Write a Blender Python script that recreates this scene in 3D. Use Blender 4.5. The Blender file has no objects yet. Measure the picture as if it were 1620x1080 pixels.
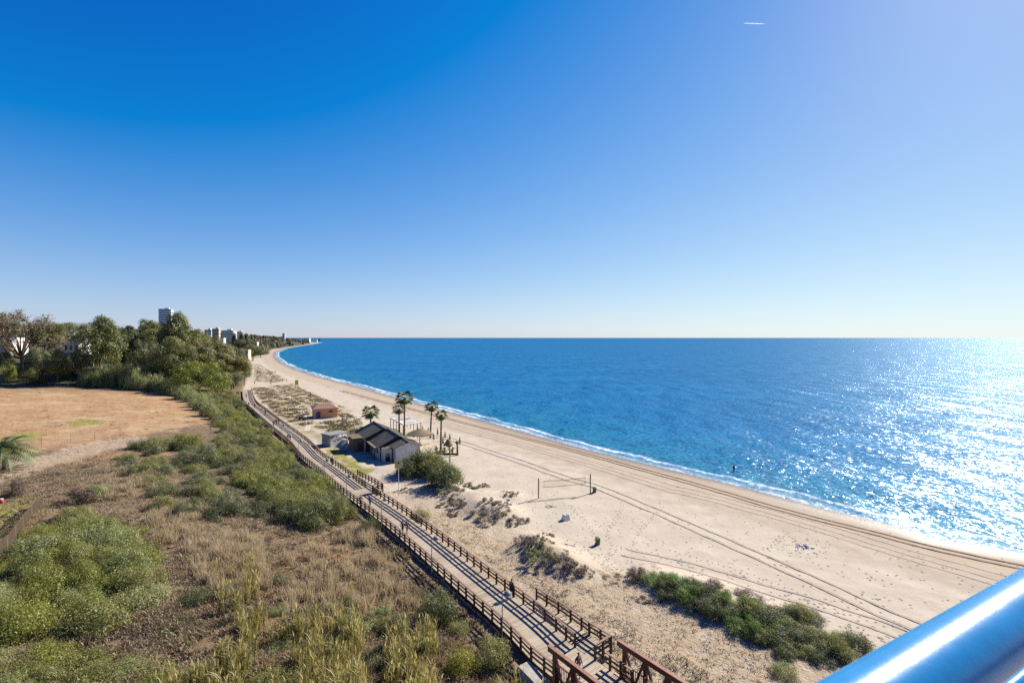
import bpy, math, random
import numpy as np
from mathutils import Vector, Matrix, Euler
random.seed(7); rng = np.random.default_rng(7)
R = math.radians
sc = bpy.context.scene
COL = sc.collection

# ------------------------------------------------------------------ camera
F, CX, CY, HOR, CAMH = 742.0, 810.0, 540.0, 534.0, 26.0
PITCH = math.atan((CY - HOR) / F)
cam = bpy.data.cameras.new("camera"); camo = bpy.data.objects.new("camera", cam); COL.objects.link(camo)
camo.location = (0, 0, CAMH); camo.rotation_euler = (R(90) - PITCH, 0, 0)
cam.sensor_width = 36; cam.lens = F / 1620 * 36; cam.clip_start = 0.05; cam.clip_end = 90000
cam.dof.use_dof = True; cam.dof.focus_distance = 70; cam.dof.aperture_fstop = 9
sc.camera = camo
# ------------------------------------------------------------------ light
SUN_EL, SUN_AZ = R(35), R(49)            # azimuth clockwise from +Y
world = bpy.data.worlds.new("World"); sc.world = world; world.use_nodes = True
wt = world.node_tree; bg = wt.nodes["Background"]
sky = wt.nodes.new("ShaderNodeTexSky"); sky.sky_type = 'NISHITA'; sky.sun_disc = False
sky.sun_elevation = SUN_EL; sky.sun_rotation = SUN_AZ
sky.altitude = 50; sky.air_density = 1.0; sky.dust_density = 0.15; sky.ozone_density = 4.0
# soft shoulder (as a camera sensor gives) so that the air near the sun keeps its colour
def vmath(op, a, b):
    n = wt.nodes.new("ShaderNodeVectorMath"); n.operation = op
    for i, v in enumerate((a, b)):
        if isinstance(v, bpy.types.NodeSocket): wt.links.new(v, n.inputs[i])
        else: n.inputs[i].default_value = v
    return n.outputs[0]
_t = vmath('MAXIMUM', vmath('MULTIPLY', vmath('SUBTRACT', sky.outputs[0], (1.2, .95, 1.3)), (.22, .20, .5)), (.004, .01, .02))
_t = vmath('DIVIDE', _t, vmath('ADD', vmath('MULTIPLY', _t, (.75, .57, .79)), (1, 1, 1)))
_t = vmath('MULTIPLY', _t, (6.3, 6.3, 6.3))
wt.links.new(_t, bg.inputs["Color"])
bg.inputs["Strength"].default_value = 0.074
sl = bpy.data.lights.new("sun", 'SUN'); sl.energy = 5.0; sl.angle = R(0.53); sl.color = (1.0, 0.95, 0.87)
so = bpy.data.objects.new("sun", sl); COL.objects.link(so)
SUNV = Vector((math.sin(SUN_AZ) * math.cos(SUN_EL), math.cos(SUN_AZ) * math.cos(SUN_EL), math.sin(SUN_EL)))
so.rotation_euler = SUNV.to_track_quat('Z', 'Y').to_euler(); so.location = (60, 60, 120)
sc.view_settings.view_transform = 'Standard'; sc.view_settings.look = 'None'
sc.view_settings.exposure = 1.1; sc.view_settings.gamma = 1
sc.render.engine = 'CYCLES'
sc.cycles.max_bounces = 6; sc.cycles.diffuse_bounces = 3; sc.cycles.glossy_bounces = 3; sc.cycles.transmission_bounces = 3
sc.cycles.caustics_reflective = False; sc.cycles.caustics_refractive = False
sc.cycles.use_denoising = False

# ------------------------------------------------------------------ node helpers
def nd(nt, t, ins=None, **props):
    n = nt.nodes.new("ShaderNode" + t)
    for k, v in props.items(): setattr(n, k, v)
    for k, v in (ins or {}).items():
        s = n.inputs[k]
        if isinstance(v, bpy.types.NodeSocket): nt.links.new(v, s)
        elif isinstance(v, bpy.types.Node): nt.links.new(v.outputs[0], s)
        else:
            if hasattr(s.default_value, '__len__') and not isinstance(v, (int, float)) and len(v) == 3 and len(s.default_value) == 4: v = (*v, 1)
            s.default_value = v
    return n
def mixc(nt, fac, a, b, blend='MIX'):
    n = nt.nodes.new("ShaderNodeMix"); n.data_type = 'RGBA'; n.blend_type = blend
    for i, v in ((0, fac), (6, a), (7, b)):
        s = n.inputs[i]
        if isinstance(v, bpy.types.NodeSocket): nt.links.new(v, s)
        elif isinstance(v, bpy.types.Node): nt.links.new(v.outputs[0], s)
        else: s.default_value = v if isinstance(v, (int, float)) else (*v, 1)
    return n.outputs[2]
def mth(nt, op, a, b=0.0, c=None, clamp=False):
    ins = {0: a, 1: b}
    if c is not None: ins[2] = c
    return nd(nt, "Math", ins, operation=op, use_clamp=clamp).outputs[0]
def ramp(nt, fac, stops, interp='LINEAR'):
    n = nt.nodes.new("ShaderNodeValToRGB"); n.color_ramp.interpolation = interp
    e = n.color_ramp.elements
    while len(e) > 1: e.remove(e[-1])
    for i, (p, c) in enumerate(stops):
        x = e[0] if i == 0 else e.new(p)
        x.position = p; x.color = (*c, 1) if not isinstance(c, (int, float)) else (c, c, c, 1)
    nt.links.new(fac, n.inputs[0]); return n.outputs[0]
def att(nt, name): return nd(nt, "Attribute", attribute_name=name).outputs["Fac"]
def newmat(name, rough=0.8, spec=0.3):
    m = bpy.data.materials.new(name); m.use_nodes = True
    b = m.node_tree.nodes["Principled BSDF"]; b.inputs["Roughness"].default_value = rough
    b.inputs["Specular IOR Level"].default_value = spec
    return m, m.node_tree, b
def plain(name, c, rough=0.8, var=0.25, scale=3.0, spec=0.3, metal=0.0, bump=0.0):
    m, nt, b = newmat(name, rough, spec)
    co = nd(nt, "TexCoord").outputs["Object"]
    no = nd(nt, "TexNoise", {"Vector": co, "Scale": scale, "Detail": 5.0, "Roughness": 0.65})
    dark = tuple(x * (1 - var) for x in c); lite = tuple(min(1, x * (1 + var)) for x in c)
    nt.links.new(ramp(nt, no.outputs[0], [(0.3, dark), (0.7, lite)]), b.inputs["Base Color"])
    b.inputs["Metallic"].default_value = metal
    if bump:
        bp = nd(nt, "Bump", {"Height": no.outputs[0], "Strength": bump, "Distance": 0.05})
        nt.links.new(bp.outputs[0], b.inputs["Normal"])
    return m
def leafmat(name, stops, trans=0.42, rough=0.55):
    m = bpy.data.materials.new(name); m.use_nodes = True; nt = m.node_tree
    for n in list(nt.nodes):
        if n.type != 'OUTPUT_MATERIAL': nt.nodes.remove(n)
    out = nt.nodes[0]
    v = att(nt, "v"); oi = nd(nt, "ObjectInfo").outputs["Random"]
    co = nd(nt, "TexCoord").outputs["Object"]
    f = mth(nt, 'ADD', mth(nt, 'MULTIPLY', v, 0.75), mth(nt, 'MULTIPLY', oi, 0.25))
    c = ramp(nt, f, stops)
    d = nd(nt, "BsdfDiffuse", {"Color": c}); t = nd(nt, "BsdfTranslucent", {"Color": c})
    g = nd(nt, "BsdfGlossy", {"Color": (1, 1, 1), "Roughness": rough})
    mx = nd(nt, "MixShader", {0: trans, 1: d.outputs[0], 2: t.outputs[0]})
    mx2 = nd(nt, "MixShader", {0: 0.035, 1: mx.outputs[0], 2: g.outputs[0]})
    nt.links.new(mx2.outputs[0], out.inputs["Surface"]); return m

# ------------------------------------------------------------------ object helpers
def tag(o, label=None, cat=None, group=None, kind=None):
    if label: o["label"] = label
    if cat: o["category"] = cat
    if group: o["group"] = group
    if kind: o["kind"] = kind
    return o
def root(name, label, cat, loc=(0, 0, 0), rz=0.0, group=None, kind=None):
    o = bpy.data.objects.new(name, None); o.empty_display_size = 0.3; COL.objects.link(o)
    o.location = loc; o.rotation_euler = (0, 0, rz); return tag(o, label, cat, group, kind)
def mobj(name, me, mats, parent=None):
    if not isinstance(mats, (list, tuple)): mats = [mats]
    if not me.materials:
        for m in mats: me.materials.append(m)
    o = bpy.data.objects.new(name, me); COL.objects.link(o)
    if parent: o.parent = parent
    return o
class MB:
    def __init__(s): s.v = []; s.f = []; s.mi = []; s.fv = []
    def add(s, vs, fs, mi=0, val=None):
        o = len(s.v); s.v += [tuple(x) for x in vs]; s.f += [tuple(i + o for i in f) for f in fs]; s.mi += [mi] * len(fs)
        s.fv += [random.random() if val is None else val] * len(fs)
    def hexa(s, p, mi=0, val=None):      # 8 points: bottom loop, top loop
        s.add(p, [(3, 2, 1, 0), (4, 5, 6, 7), (0, 1, 5, 4), (1, 2, 6, 5), (2, 3, 7, 6), (3, 0, 4, 7)], mi, val)
    def box(s, c, d, rz=0.0, mi=0, val=None, taper=1.0):
        ca, sa = math.cos(rz), math.sin(rz); hx, hy, hz = d[0] / 2, d[1] / 2, d[2] / 2; P = []
        for z, k in ((-hz, 1), (hz, taper)):
            for x, y in ((-hx, -hy), (hx, -hy), (hx, hy), (-hx, hy)):
                x, y = x * k, y * k; P.append((c[0] + x * ca - y * sa, c[1] + x * sa + y * ca, c[2] + z))
        s.hexa(P, mi, val)
    def beam(s, p, q, w, h, mi=0, val=None, up=(0, 0, 1)):
        p, q = Vector(p), Vector(q); d = (q - p).normalized(); u = Vector(up)
        r = d.cross(u)
        if r.length < 1e-4: r = d.cross(Vector((1, 0, 0)))
        r.normalize(); u = r.cross(d); r = r * w / 2; u = u * h / 2
        s.hexa([p - r - u, p + r - u, q + r - u, q - r - u, p - r + u, p + r + u, q + r + u, q - r + u], mi, val)
    def sweep(s, pts, w, h, mi=0, val=None):  # rectangle swept along a polyline (z up)
        pts = [Vector(p) for p in pts]; n = len(pts); V = []
        for i, p in enumerate(pts):
            d = (pts[min(i + 1, n - 1)] - pts[max(i - 1, 0)]); d.z = 0; d.normalize(); r = Vector((d.y, -d.x, 0)) * w / 2
            V += [p - r + Vector((0, 0, -h / 2)), p + r + Vector((0, 0, -h / 2)), p + r + Vector((0, 0, h / 2)), p - r + Vector((0, 0, h / 2))]
        Fs = [(0, 1, 2, 3), tuple(4 * (n - 1) + k for k in (3, 2, 1, 0))]
        for i in range(n - 1):
            for k in range(4):
                a, b = 4 * i + k, 4 * i + (k + 1) % 4; Fs.append((b, a, a + 4, b + 4))
        s.add(V, Fs, mi, val)
    def tube(s, pts, rad, n=8, mi=0, cap=True, val=None):
        pts = [Vector(p) for p in pts]; V = []; Fs = []; k = len(pts)
        if isinstance(rad, (int, float)): rad = [rad] * k
        ref = Vector((0.3, 0.2, 1)).normalized()
        for i, p in enumerate(pts):
            d = (pts[min(i + 1, k - 1)] - pts[max(i - 1, 0)]).normalized()
            a = d.cross(ref)
            if a.length < 0.05: a = d.cross(Vector((1, 0, 0)))
            a.normalize(); b = d.cross(a)
            for j in range(n):
                t = 2 * math.pi * j / n; V.append(p + (a * math.cos(t) + b * math.sin(t)) * rad[i])
        for i in range(k - 1):
            for j in range(n):
                a, b = i * n + j, i * n + (j + 1) % n; Fs.append((a, b, b + n, a + n))
        if cap: Fs += [tuple(range(n))[::-1], tuple((k - 1) * n + j for j in range(n))]
        s.add(V, Fs, mi, val)
    def lathe(s, prof, n=16, c=(0, 0, 0), mi=0, val=None):
        V = []; Fs = []; k = len(prof)
        for r, z in prof:
            for j in range(n):
                t = 2 * math.pi * j / n; V.append((c[0] + r * math.cos(t), c[1] + r * math.sin(t), c[2] + z))
        for i in range(k - 1):
            for j in range(n):
                a, b = i * n + j, i * n + (j + 1) % n; Fs.append((a, b, b + n, a + n))
        Fs += [tuple(range(n))[::-1], tuple((k - 1) * n + j for j in range(n))]
        s.add(V, Fs, mi, val)
    def mesh(s, name, off=(0, 0, 0), smooth=False):
        me = bpy.data.meshes.new(name)
        me.from_pydata([(x - off[0], y - off[1], z - off[2]) for x, y, z in s.v], [], s.f)
        me.polygons.foreach_set("material_index", s.mi)
        a = me.attributes.new("v", 'FLOAT', 'FACE'); a.data.foreach_set("value", s.fv)
        if smooth: me.polygons.foreach_set("use_smooth", [True] * len(s.f))
        me.update(); return me
    def obj(s, name, mats, parent=None, off=None, smooth=False):
        if off is None: off = tuple(parent.location) if (parent and False) else (0, 0, 0)
        return mobj(name, s.mesh(name, off, smooth), mats, parent)
def np_mesh(name, V, Fq, fv=None, smooth=False):
    """V (n,3), Fq (m,k) -> mesh"""
    V = np.asarray(V, np.float32); Fq = np.asarray(Fq, np.int32); m, k = Fq.shape
    me = bpy.data.meshes.new(name); me.vertices.add(len(V)); me.vertices.foreach_set("co", V.ravel())
    me.loops.add(m * k); me.loops.foreach_set("vertex_index", Fq.ravel())
    me.polygons.add(m); me.polygons.foreach_set("loop_start", np.arange(0, m * k, k, dtype=np.int32))
    if smooth: me.polygons.foreach_set("use_smooth", np.ones(m, bool))
    if fv is not None:
        a = me.attributes.new("v", 'FLOAT', 'FACE'); a.data.foreach_set("value", np.asarray(fv, np.float32))
    me.update(calc_edges=True); return me
def unit(a): return a / (np.linalg.norm(a, axis=1, keepdims=True) + 1e-9)
def leaf_arrays(P, N, size, v, aspect=0.45):
    N = unit(N); T = unit(np.cross(N, rng.normal(size=P.shape))); W = np.cross(N, T)
    size = np.asarray(size).reshape(-1, 1) * np.ones((len(P), 1))
    V = np.stack([P + T * size, P + W * size * aspect, P - T * size, P - W * size * aspect], 1).reshape(-1, 3)
    return V, np.arange(len(V)).reshape(-1, 4), np.asarray(v)
def blade_arrays(P, h, w, lean, v):
    """grass blades: one quad (tapered) each; P base points"""
    n = len(P); ang = rng.uniform(0, 2 * np.pi, n); dirv = np.stack([np.cos(ang), np.sin(ang), np.zeros(n)], 1)
    la = rng.uniform(0, 2 * np.pi, n); L = np.stack([np.cos(la), np.sin(la), np.zeros(n)], 1) * (np.asarray(lean) * np.asarray(h))[:, None]
    top = P + L + np.array([0, 0, 1]) * np.asarray(h)[:, None]; mid = P + L * 0.35 + np.array([0, 0, .55]) * np.asarray(h)[:, None]
    W = dirv * (np.asarray(w) / 2)[:, None]
    V = np.stack([P - W, P + W, mid + W * .9, mid - W * .9, top + W * .15, top - W * .15], 1).reshape(-1, 3)
    b = np.arange(n)[:, None] * 6
    Fq = np.concatenate([b + np.array([[0, 1, 2, 3]]), b + np.array([[3, 2, 4, 5]])])
    return V, Fq, np.concatenate([v, v])
def merge(*arrs):
    Vs, Fs, vs, o = [], [], [], 0
    for V, Fq, v in arrs: Vs.append(V); Fs.append(Fq + o); vs.append(v); o += len(V)
    return np.concatenate(Vs), np.concatenate(Fs), np.concatenate(vs)
def sm(x): x = np.clip(x, 0, 1); return x * x * (3 - 2 * x)

# ------------------------------------------------------------------ projecting
CP, SP = math.cos(PITCH), math.sin(PITCH)
def raydir(px, py):
    x = (px - CX) / F; yv = -(py - CY) / F
    return np.array([x, CP + yv * SP, -SP + yv * CP])
def P(px, py, z=0.0):
    d = raydir(px, py); t = (z - CAMH) / d[2]; return (d[0] * t, d[1] * t, z)
def at_d(px, py, D):
    d = raydir(px, py); t = D / d[1]; return Vector((d[0] * t, D, CAMH + d[2] * t))
def P2(px, py, z=0.0): return P(px, py, z)[:2]
def proj(x, y, z):
    z = z - CAMH; dep = y * CP - z * SP; up = y * SP + z * CP
    return CX + F * x / dep, CY - F * up / dep

# ------------------------------------------------------------------ shoreline, inland line, terrain height
SEA = -1.0
shore = [(260, -150), (138, -22)] + [P2(a, b, SEA) for a, b in [(1620, 874), (1476, 851), (1440, 838), (1369, 819), (1280, 797), (1191, 773), (1100, 751), (1029, 734), (922, 708), (829, 682), (749, 660), (693, 645), (660, 636.5), (619, 625), (578, 613.5), (506, 595.5), (470, 584), (446, 573), (436, 564), (437, 557), (452, 551), (475, 547), (500, 543.5), (510, 541.6)]] + [(-1300, 2760), (-2600, 3300), (-8000, 5600)]
deckL_px = [(875, 1071), (841, 1043), (799, 999), (739, 946), (699, 910), (655, 870), (604, 826), (543, 780), (500, 743), (478, 726), (457, 701), (425, 674), (401, 652), (386, 637), (383.5, 617)]
DECKZ = 1.0
deckL = [P2(a, b, DECKZ) for a, b in deckL_px]
inland = [(60, -42)] + deckL + [P2(a, b, 0.5) for a, b in [(391, 600), (393, 580), (391, 566), (419, 560), (431, 552), (460, 547.8), (493, 543)]] + [(-1250, 2730), (-2600, 3320), (-8000, 5650)]
shore = np.array(shore, float); inland = np.array(inland, float)
def sdist(X, Y, poly):
    X = np.asarray(X, float); Y = np.asarray(Y, float)
    best = np.full(X.shape, 1e18); sg = np.ones(X.shape)
    for (ax, ay), (bx, by) in zip(poly[:-1], poly[1:]):
        dx, dy = bx - ax, by - ay; L = dx * dx + dy * dy
        t = np.clip(((X - ax) * dx + (Y - ay) * dy) / L, 0, 1)
        ex = X - ax - t * dx; ey = Y - ay - t * dy; d = ex * ex + ey * ey
        cr = dx * (Y - ay) - dy * (X - ax)
        m = d < best - 1e-9; best = np.where(m, d, best); sg = np.where(m, np.where(cr >= 0, 1, -1), sg)
    return np.sqrt(best) * sg
_ws = [(rng.uniform(0, 6.28), rng.uniform(0, 6.28)) for _ in range(12)]
def undul(X, Y, L):
    o = 0
    for i, (a, p) in enumerate(_ws):
        k = 6.28 / (L * (0.6 + 0.16 * i)); o = o + np.sin(k * (X * math.cos(a) + Y * math.sin(a)) + p + 1.7 * np.sin(k * .6 * (Y * math.cos(a) - X * math.sin(a))))
    return o / 12
mounds = []
def base_h(X, Y):
    X = np.asarray(X, float); Y = np.asarray(Y, float)
    s = sdist(X, Y, shore); b = sdist(X, Y, inland); D = np.hypot(X, Y)
    z = np.where(s < 0, SEA + np.maximum(s, -80) * 0.07, SEA + 1.0 * sm(s / 16) + .45 * np.clip((s - 16) / 45, 0, 1))
    rise = np.interp(b, [0, 4, 12, 30, 60, 120, 250, 500, 1500], [0, .1, .9, 2.6, 4.6, 9.0, 15, 20, 30])
    g = 1 + 0.9 * sm((D - 230) / 350)
    bank = 8.0 * sm((Y - 197) / 32) * sm((b - 8) / 40) * (1 - sm((D - 380) / 220))
    z = z + np.where(s > 0, (rise * g + bank) * sm(s / 40), 0)
    z = z + np.where(s > 3, 1, 0) * sm((s - 3) / 12) * (undul(X, Y, 7) * .12 + undul(X, Y, 2.2) * .05) * np.where(b > 2, 2.0, 1.0)
    for mx, my, r1, h in mounds: z = z + h * np.exp(-((X - mx) ** 2 + (Y - my) ** 2) / (r1 * r1))
    return z, s, b
def hz(x, y): return float(base_h(np.array([x]), np.array([y]))[0][0])
def G(px, py):
    """point of the terrain under a pixel of the photograph"""
    d = raydir(px, py); ts = np.geomspace(8, 6000, 700); X = d[0] * ts; Y = d[1] * ts; Z = CAMH + d[2] * ts
    h = base_h(X, Y)[0]; below = np.nonzero(Z < h)[0]
    if len(below) == 0 or below[0] == 0: i = 699; t = ts[-1]
    else:
        i = below[0]; a = (Z[i - 1] - h[i - 1]); c = (h[i] - Z[i]); t = ts[i - 1] + (ts[i] - ts[i - 1]) * a / (a + c + 1e-9)
    return Vector((d[0] * t, d[1] * t, CAMH + d[2] * t))
MO = [(700, 775, 22, .9), (735, 790, 22, .8), (760, 805, 24, 1.1), (795, 812, 22, 1.0), (770, 785, 20, .8), (805, 785, 16, .7), (845, 862, 22, 1.1), (870, 880, 26, 1.2), (905, 897, 28, .9),
      (1040, 915, 26, .6), (1110, 940, 40, .9), (1190, 970, 40, .7), (520, 690, 22, .7), (560, 672, 18, .5), (500, 655, 12, .8), (470, 640, 14, .9), (430, 630, 14, .5), (445, 598, 10, .9), (425, 592, 10, 1.2), (640, 745, 30, .5)]
for a, b, r1, h in MO:
    p = G(a, b); mounds.append((p.x, p.y, r1 * p.y / F * 1.3, h))

# ------------------------------------------------------------------ ground + water sheets
def smooth_path(pts, step=0.5):
    """Catmull-Rom resampled by arc length"""
    pts = [np.array(p, float) for p in pts]; pts = [2 * pts[0] - pts[1]] + pts + [2 * pts[-1] - pts[-2]]; out = []
    for i in range(1, len(pts) - 2):
        p0, p1, p2, p3 = pts[i - 1:i + 3]
        for t in np.linspace(0, 1, 24, endpoint=False):
            out.append(.5 * ((2 * p1) + (p2 - p0) * t + (2 * p0 - 5 * p1 + 4 * p2 - p3) * t * t + (3 * p1 - p0 - 3 * p2 + p3) * t ** 3))
    out.append(pts[-2]); out = np.array(out)
    for _ in range(30): out[1:-1] = .25 * out[:-2] + .5 * out[1:-1] + .25 * out[2:]
    L = np.r_[0, np.cumsum(np.linalg.norm(np.diff(out, axis=0), axis=1))]
    q = np.arange(0, L[-1], step); return np.stack([np.interp(q, L, out[:, k]) for k in range(out.shape[1])], 1)
def inpoly(X, Y, poly):
    r = np.zeros(X.shape, bool); n = len(poly); j = n - 1
    for i in range(n):
        xi, yi = poly[i]; xj, yj = poly[j]
        with np.errstate(divide='ignore', invalid='ignore'):
            r ^= ((yi > Y) != (yj > Y)) & (X < (xj - xi) * (Y - yi) / (yj - yi + 1e-12) + xi)
        j = i
    return r
def polymask(X, Y, px, soft):
    poly = [tuple(G(a, b)[:2]) for a, b in px]
    ins = inpoly(X, Y, poly); d = np.abs(sdist(X, Y, np.array(poly + poly[:1]))) * np.where(ins, 1, -1)
    d = d + undul(X, Y, 3) * soft * 1.2 + undul(X, Y, 9) * soft * 1.5
    return sm(d / soft + .5)
us = np.r_[-4, -3, -2.3, -1.8, -1.5, np.linspace(-1.3, 1.3, 1150), 1.5, 1.8, 2.3, 3, 4]
Ds = np.r_[1 / np.linspace(1 / 12., 1 / 240., 640), np.geomspace(243, 6000, 240)]
Ds[0] = -60; Ds = np.r_[-60, 0.0, Ds[1:]]
UU, DD = np.meshgrid(us, Ds); XX = UU * np.maximum(np.abs(DD), 12); YY = DD
def grid_faces(nr, nc):
    i = np.arange(nr * nc).reshape(nr, nc); return np.stack([i[:-1, :-1], i[:-1, 1:], i[1:, 1:], i[1:, :-1]], -1).reshape(-1, 4)
xf, yf = XX.ravel(), YY.ravel()
zf, sf, bf = base_h(xf, yf)
zf = np.maximum(zf, -7)
near = np.hypot(xf, yf) < 420
def pm(px, soft):
    o = np.zeros(len(xf)); o[near] = polymask(xf[near], yf[near], px, soft); return o
FIELD = [(-160, 613), (0, 613), (130, 612), (250, 622), (300, 640), (320, 660), (300, 672), (200, 691), (100, 708), (0, 724), (-160, 740)]
TRACK = [(-80, 760), (20, 735), (100, 709), (190, 693), (232, 690), (200, 705), (140, 722), (60, 742), (0, 765)]
m_field = pm(FIELD, 3.5); m_track = np.clip(pm(TRACK, 2.0), 0, 1)
m_green = np.clip(pm([(104, 669), (130, 662), (163, 664), (150, 672), (115, 674)], 1.2) + .8 * pm([(0, 690), (50, 682), (62, 689), (30, 700), (0, 706)], 1.5)
                  + pm([(505, 712), (530, 706), (562, 725), (590, 748), (572, 752), (545, 742)], 1.5) + .8 * pm([(-60, 800), (0, 795), (60, 786), (55, 810), (0, 850), (-60, 870)], 2.5)
                  + .55 * pm([(480, 680), (500, 684), (545, 702), (520, 712), (500, 700)], 1.5), 0, 1)
m_dune = np.clip(pm([(398, 612), (425, 612), (452, 622), (490, 650), (500, 690), (470, 676), (440, 656), (412, 634)], 2) + .9 * pm([(425, 610), (460, 606), (500, 625), (560, 650), (520, 665), (480, 640)], 2)
                 + .8 * pm([(500, 668), (560, 662), (590, 680), (560, 690), (505, 682)], 2) + .8 * pm([(395, 572), (415, 578), (450, 600), (430, 606), (400, 602)], 4), 0, 1)
Dd = np.hypot(xf, yf)
m_lit = sm((bf + 20) / 12) * sm((-bf - 2.0) / 2) * (1 - sm((Dd - 62) / 30))
m_lit = np.clip(m_lit + pm([(860, 930), (960, 905), (1010, 910), (1100, 960), (1300, 1030), (1420, 1060), (1500, 1200), (1000, 1200), (1000, 1080), (960, 1000)], 4), 0, 1)
m_soil = sm((bf + 1.5) / 3)
g_me = np_mesh("ground", np.stack([xf, yf, zf], 1), grid_faces(len(Ds), len(us)), smooth=True)
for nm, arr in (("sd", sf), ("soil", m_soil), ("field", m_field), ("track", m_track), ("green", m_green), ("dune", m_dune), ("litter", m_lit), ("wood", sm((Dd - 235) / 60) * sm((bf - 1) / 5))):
    a = g_me.attributes.new(nm, 'FLOAT', 'POINT'); a.data.foreach_set("value", arr.astype(np.float32))
def ground_mat():
    m, nt, b = newmat("ground", 0.95, 0.15)
    co = nd(nt, "TexCoord").outputs["Object"]
    nz = lambda s, d=4.0, r=.6: nd(nt, "TexNoise", {"Vector": co, "Scale": s, "Detail": d, "Roughness": r}).outputs[0]
    n_big, n_mid, n_fine, n_x = nz(.07), nz(.55, 6.0, .7), nz(3.2, 5.0, .7), nz(.22, 5.0)
    sd = att(nt, "sd")
    sand = mixc(nt, ramp(nt, n_x, [(.35, 0), (.65, 1)]), (.37, .31, .232), (.42, .355, .27))
    sand = mixc(nt, ramp(nt, n_fine, [(.3, .35), (.55, 0)]), sand, (.29, .23, .165))
    damp = mth(nt, 'ADD', sd, mth(nt, 'MULTIPLY', mth(nt, 'SUBTRACT', n_x, .5), 14))
    c = mixc(nt, ramp(nt, mth(nt, 'DIVIDE', damp, 40), [(.12, .75), (.36, .5), (.52, 0)]), sand, (.265, .20, .135))
    wetf = ramp(nt, mth(nt, 'DIVIDE', mth(nt, 'ADD', sd, mth(nt, 'MULTIPLY', n_x, 3)), 10), [(.25, 1), (.75, 0)])
    c = mixc(nt, wetf, c, (.185, .145, .105))
    # litter and straw on the sand
    spk = nd(nt, "TexVoronoi", {"Vector": co, "Scale": 2.4, "Randomness": 1.0}, feature='F1').outputs["Distance"]
    lit = mixc(nt, n_mid, (.285, .20, .115), (.39, .285, .17)); lit = mixc(nt, ramp(nt, n_fine, [(.38, .35), (.45, 0)]), lit, (.16, .115, .065))
    lf = mth(nt, 'MULTIPLY', att(nt, "litter"), ramp(nt, mth(nt, 'ADD', mth(nt, 'MULTIPLY', n_mid, .6), mth(nt, 'MULTIPLY', n_fine, .4)), [(.36, .15), (.6, .95)]))
    c = mixc(nt, lf, c, lit)
    dn = mixc(nt, n_mid, (.22, .175, .085), (.35, .275, .155)); dn = mixc(nt, ramp(nt, n_fine, [(.42, .5), (.52, 0)]), dn, (.12, .10, .045))
    c = mixc(nt, mth(nt, 'MULTIPLY', att(nt, "dune"), ramp(nt, n_mid, [(.38, .3), (.55, 1)])), c, dn)
    soil = mixc(nt, ramp(nt, n_mid, [(.35, 0), (.65, 1)]), (.12, .085, .05), (.22, .155, .092))
    soil = mixc(nt, ramp(nt, n_fine, [(.35, .9), (.5, 0)]), soil, (.06, .045, .025))
    soil = mixc(nt, ramp(nt, n_big, [(.5, 0), (.62, .6)]), soil, (.30, .17, .085))
    c = mixc(nt, att(nt, "soil"), c, soil)
    mp = nd(nt, "Mapping", {"Vector": co, "Rotation": (0, 0, R(-14)), "Scale": (.16, 1.0, 1)}).outputs[0]
    st = nd(nt, "TexNoise", {"Vector": mp, "Scale": .9, "Detail": 6.0, "Roughness": .7}).outputs[0]
    fl = mixc(nt, ramp(nt, st, [(.3, 0), (.7, 1)]), (.26, .148, .07), (.355, .218, .115))
    fl = mixc(nt, ramp(nt, nz(.35, 5.0, .6), [(.30, .6), (.42, 0)]), fl, (.17, .105, .055))
    fur = nd(nt, "TexNoise", {"Vector": nd(nt, "Mapping", {"Vector": co, "Rotation": (0, 0, R(24)), "Scale": (.05, 1.3, 1)}).outputs[0], "Scale": 1.0, "Detail": 3.0, "Roughness": .6, "Distortion": .4}).outputs[0]
    fl = mixc(nt, ramp(nt, fur, [(.38, .55), (.5, 0)]), fl, (.19, .115, .06))
    fl = mixc(nt, ramp(nt, nz(.11, 6.0, .65), [(.5, 0), (.64, .65)]), fl, (.36, .27, .16))
    fl = mixc(nt, ramp(nt, nz(.16, 6.0, .7), [(.56, 0), (.66, .5)]), fl, (.17, .15, .06))
    c = mixc(nt, att(nt, "field"), c, fl)
    c = mixc(nt, mth(nt, 'MULTIPLY', att(nt, "track"), .9), c, mixc(nt, ramp(nt, st, [(.3, 0), (.7, 1)]), (.24, .175, .115), (.38, .29, .20)))
    gr = mixc(nt, n_fine, (.11, .12, .02), (.25, .22, .05))
    c = mixc(nt, mth(nt, 'MULTIPLY', att(nt, "green"), ramp(nt, n_mid, [(.33, .2), (.5, 1)])), c, gr)
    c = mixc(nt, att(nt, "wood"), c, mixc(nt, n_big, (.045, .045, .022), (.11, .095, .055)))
    nt.links.new(c, b.inputs["Base Color"])
    nt.links.new(ramp(nt, wetf, [(0, .95), (1, .35)]), b.inputs["Roughness"])
    h = mth(nt, 'ADD', mth(nt, 'MULTIPLY', n_mid, 1.0), mth(nt, 'MULTIPLY', n_fine, .45))
    hs_ = mth(nt, 'ADD', mth(nt, 'MULTIPLY', h, mth(nt, 'ADD', .10, mth(nt, 'MULTIPLY', mth(nt, 'ADD', mth(nt, 'SUBTRACT', att(nt, "soil"), mth(nt, 'MULTIPLY', att(nt, "field"), .8)), att(nt, "litter")), .5))), mth(nt, 'MULTIPLY', mth(nt, 'MULTIPLY', st, att(nt, "field")), .35))
    bp = nd(nt, "Bump", {"Height": hs_, "Strength": .8, "Distance": 1.0})
    nt.links.new(bp.outputs[0], b.inputs["Normal"]); return m
ground = tag(mobj("ground", g_me, ground_mat()), kind="structure")

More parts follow.
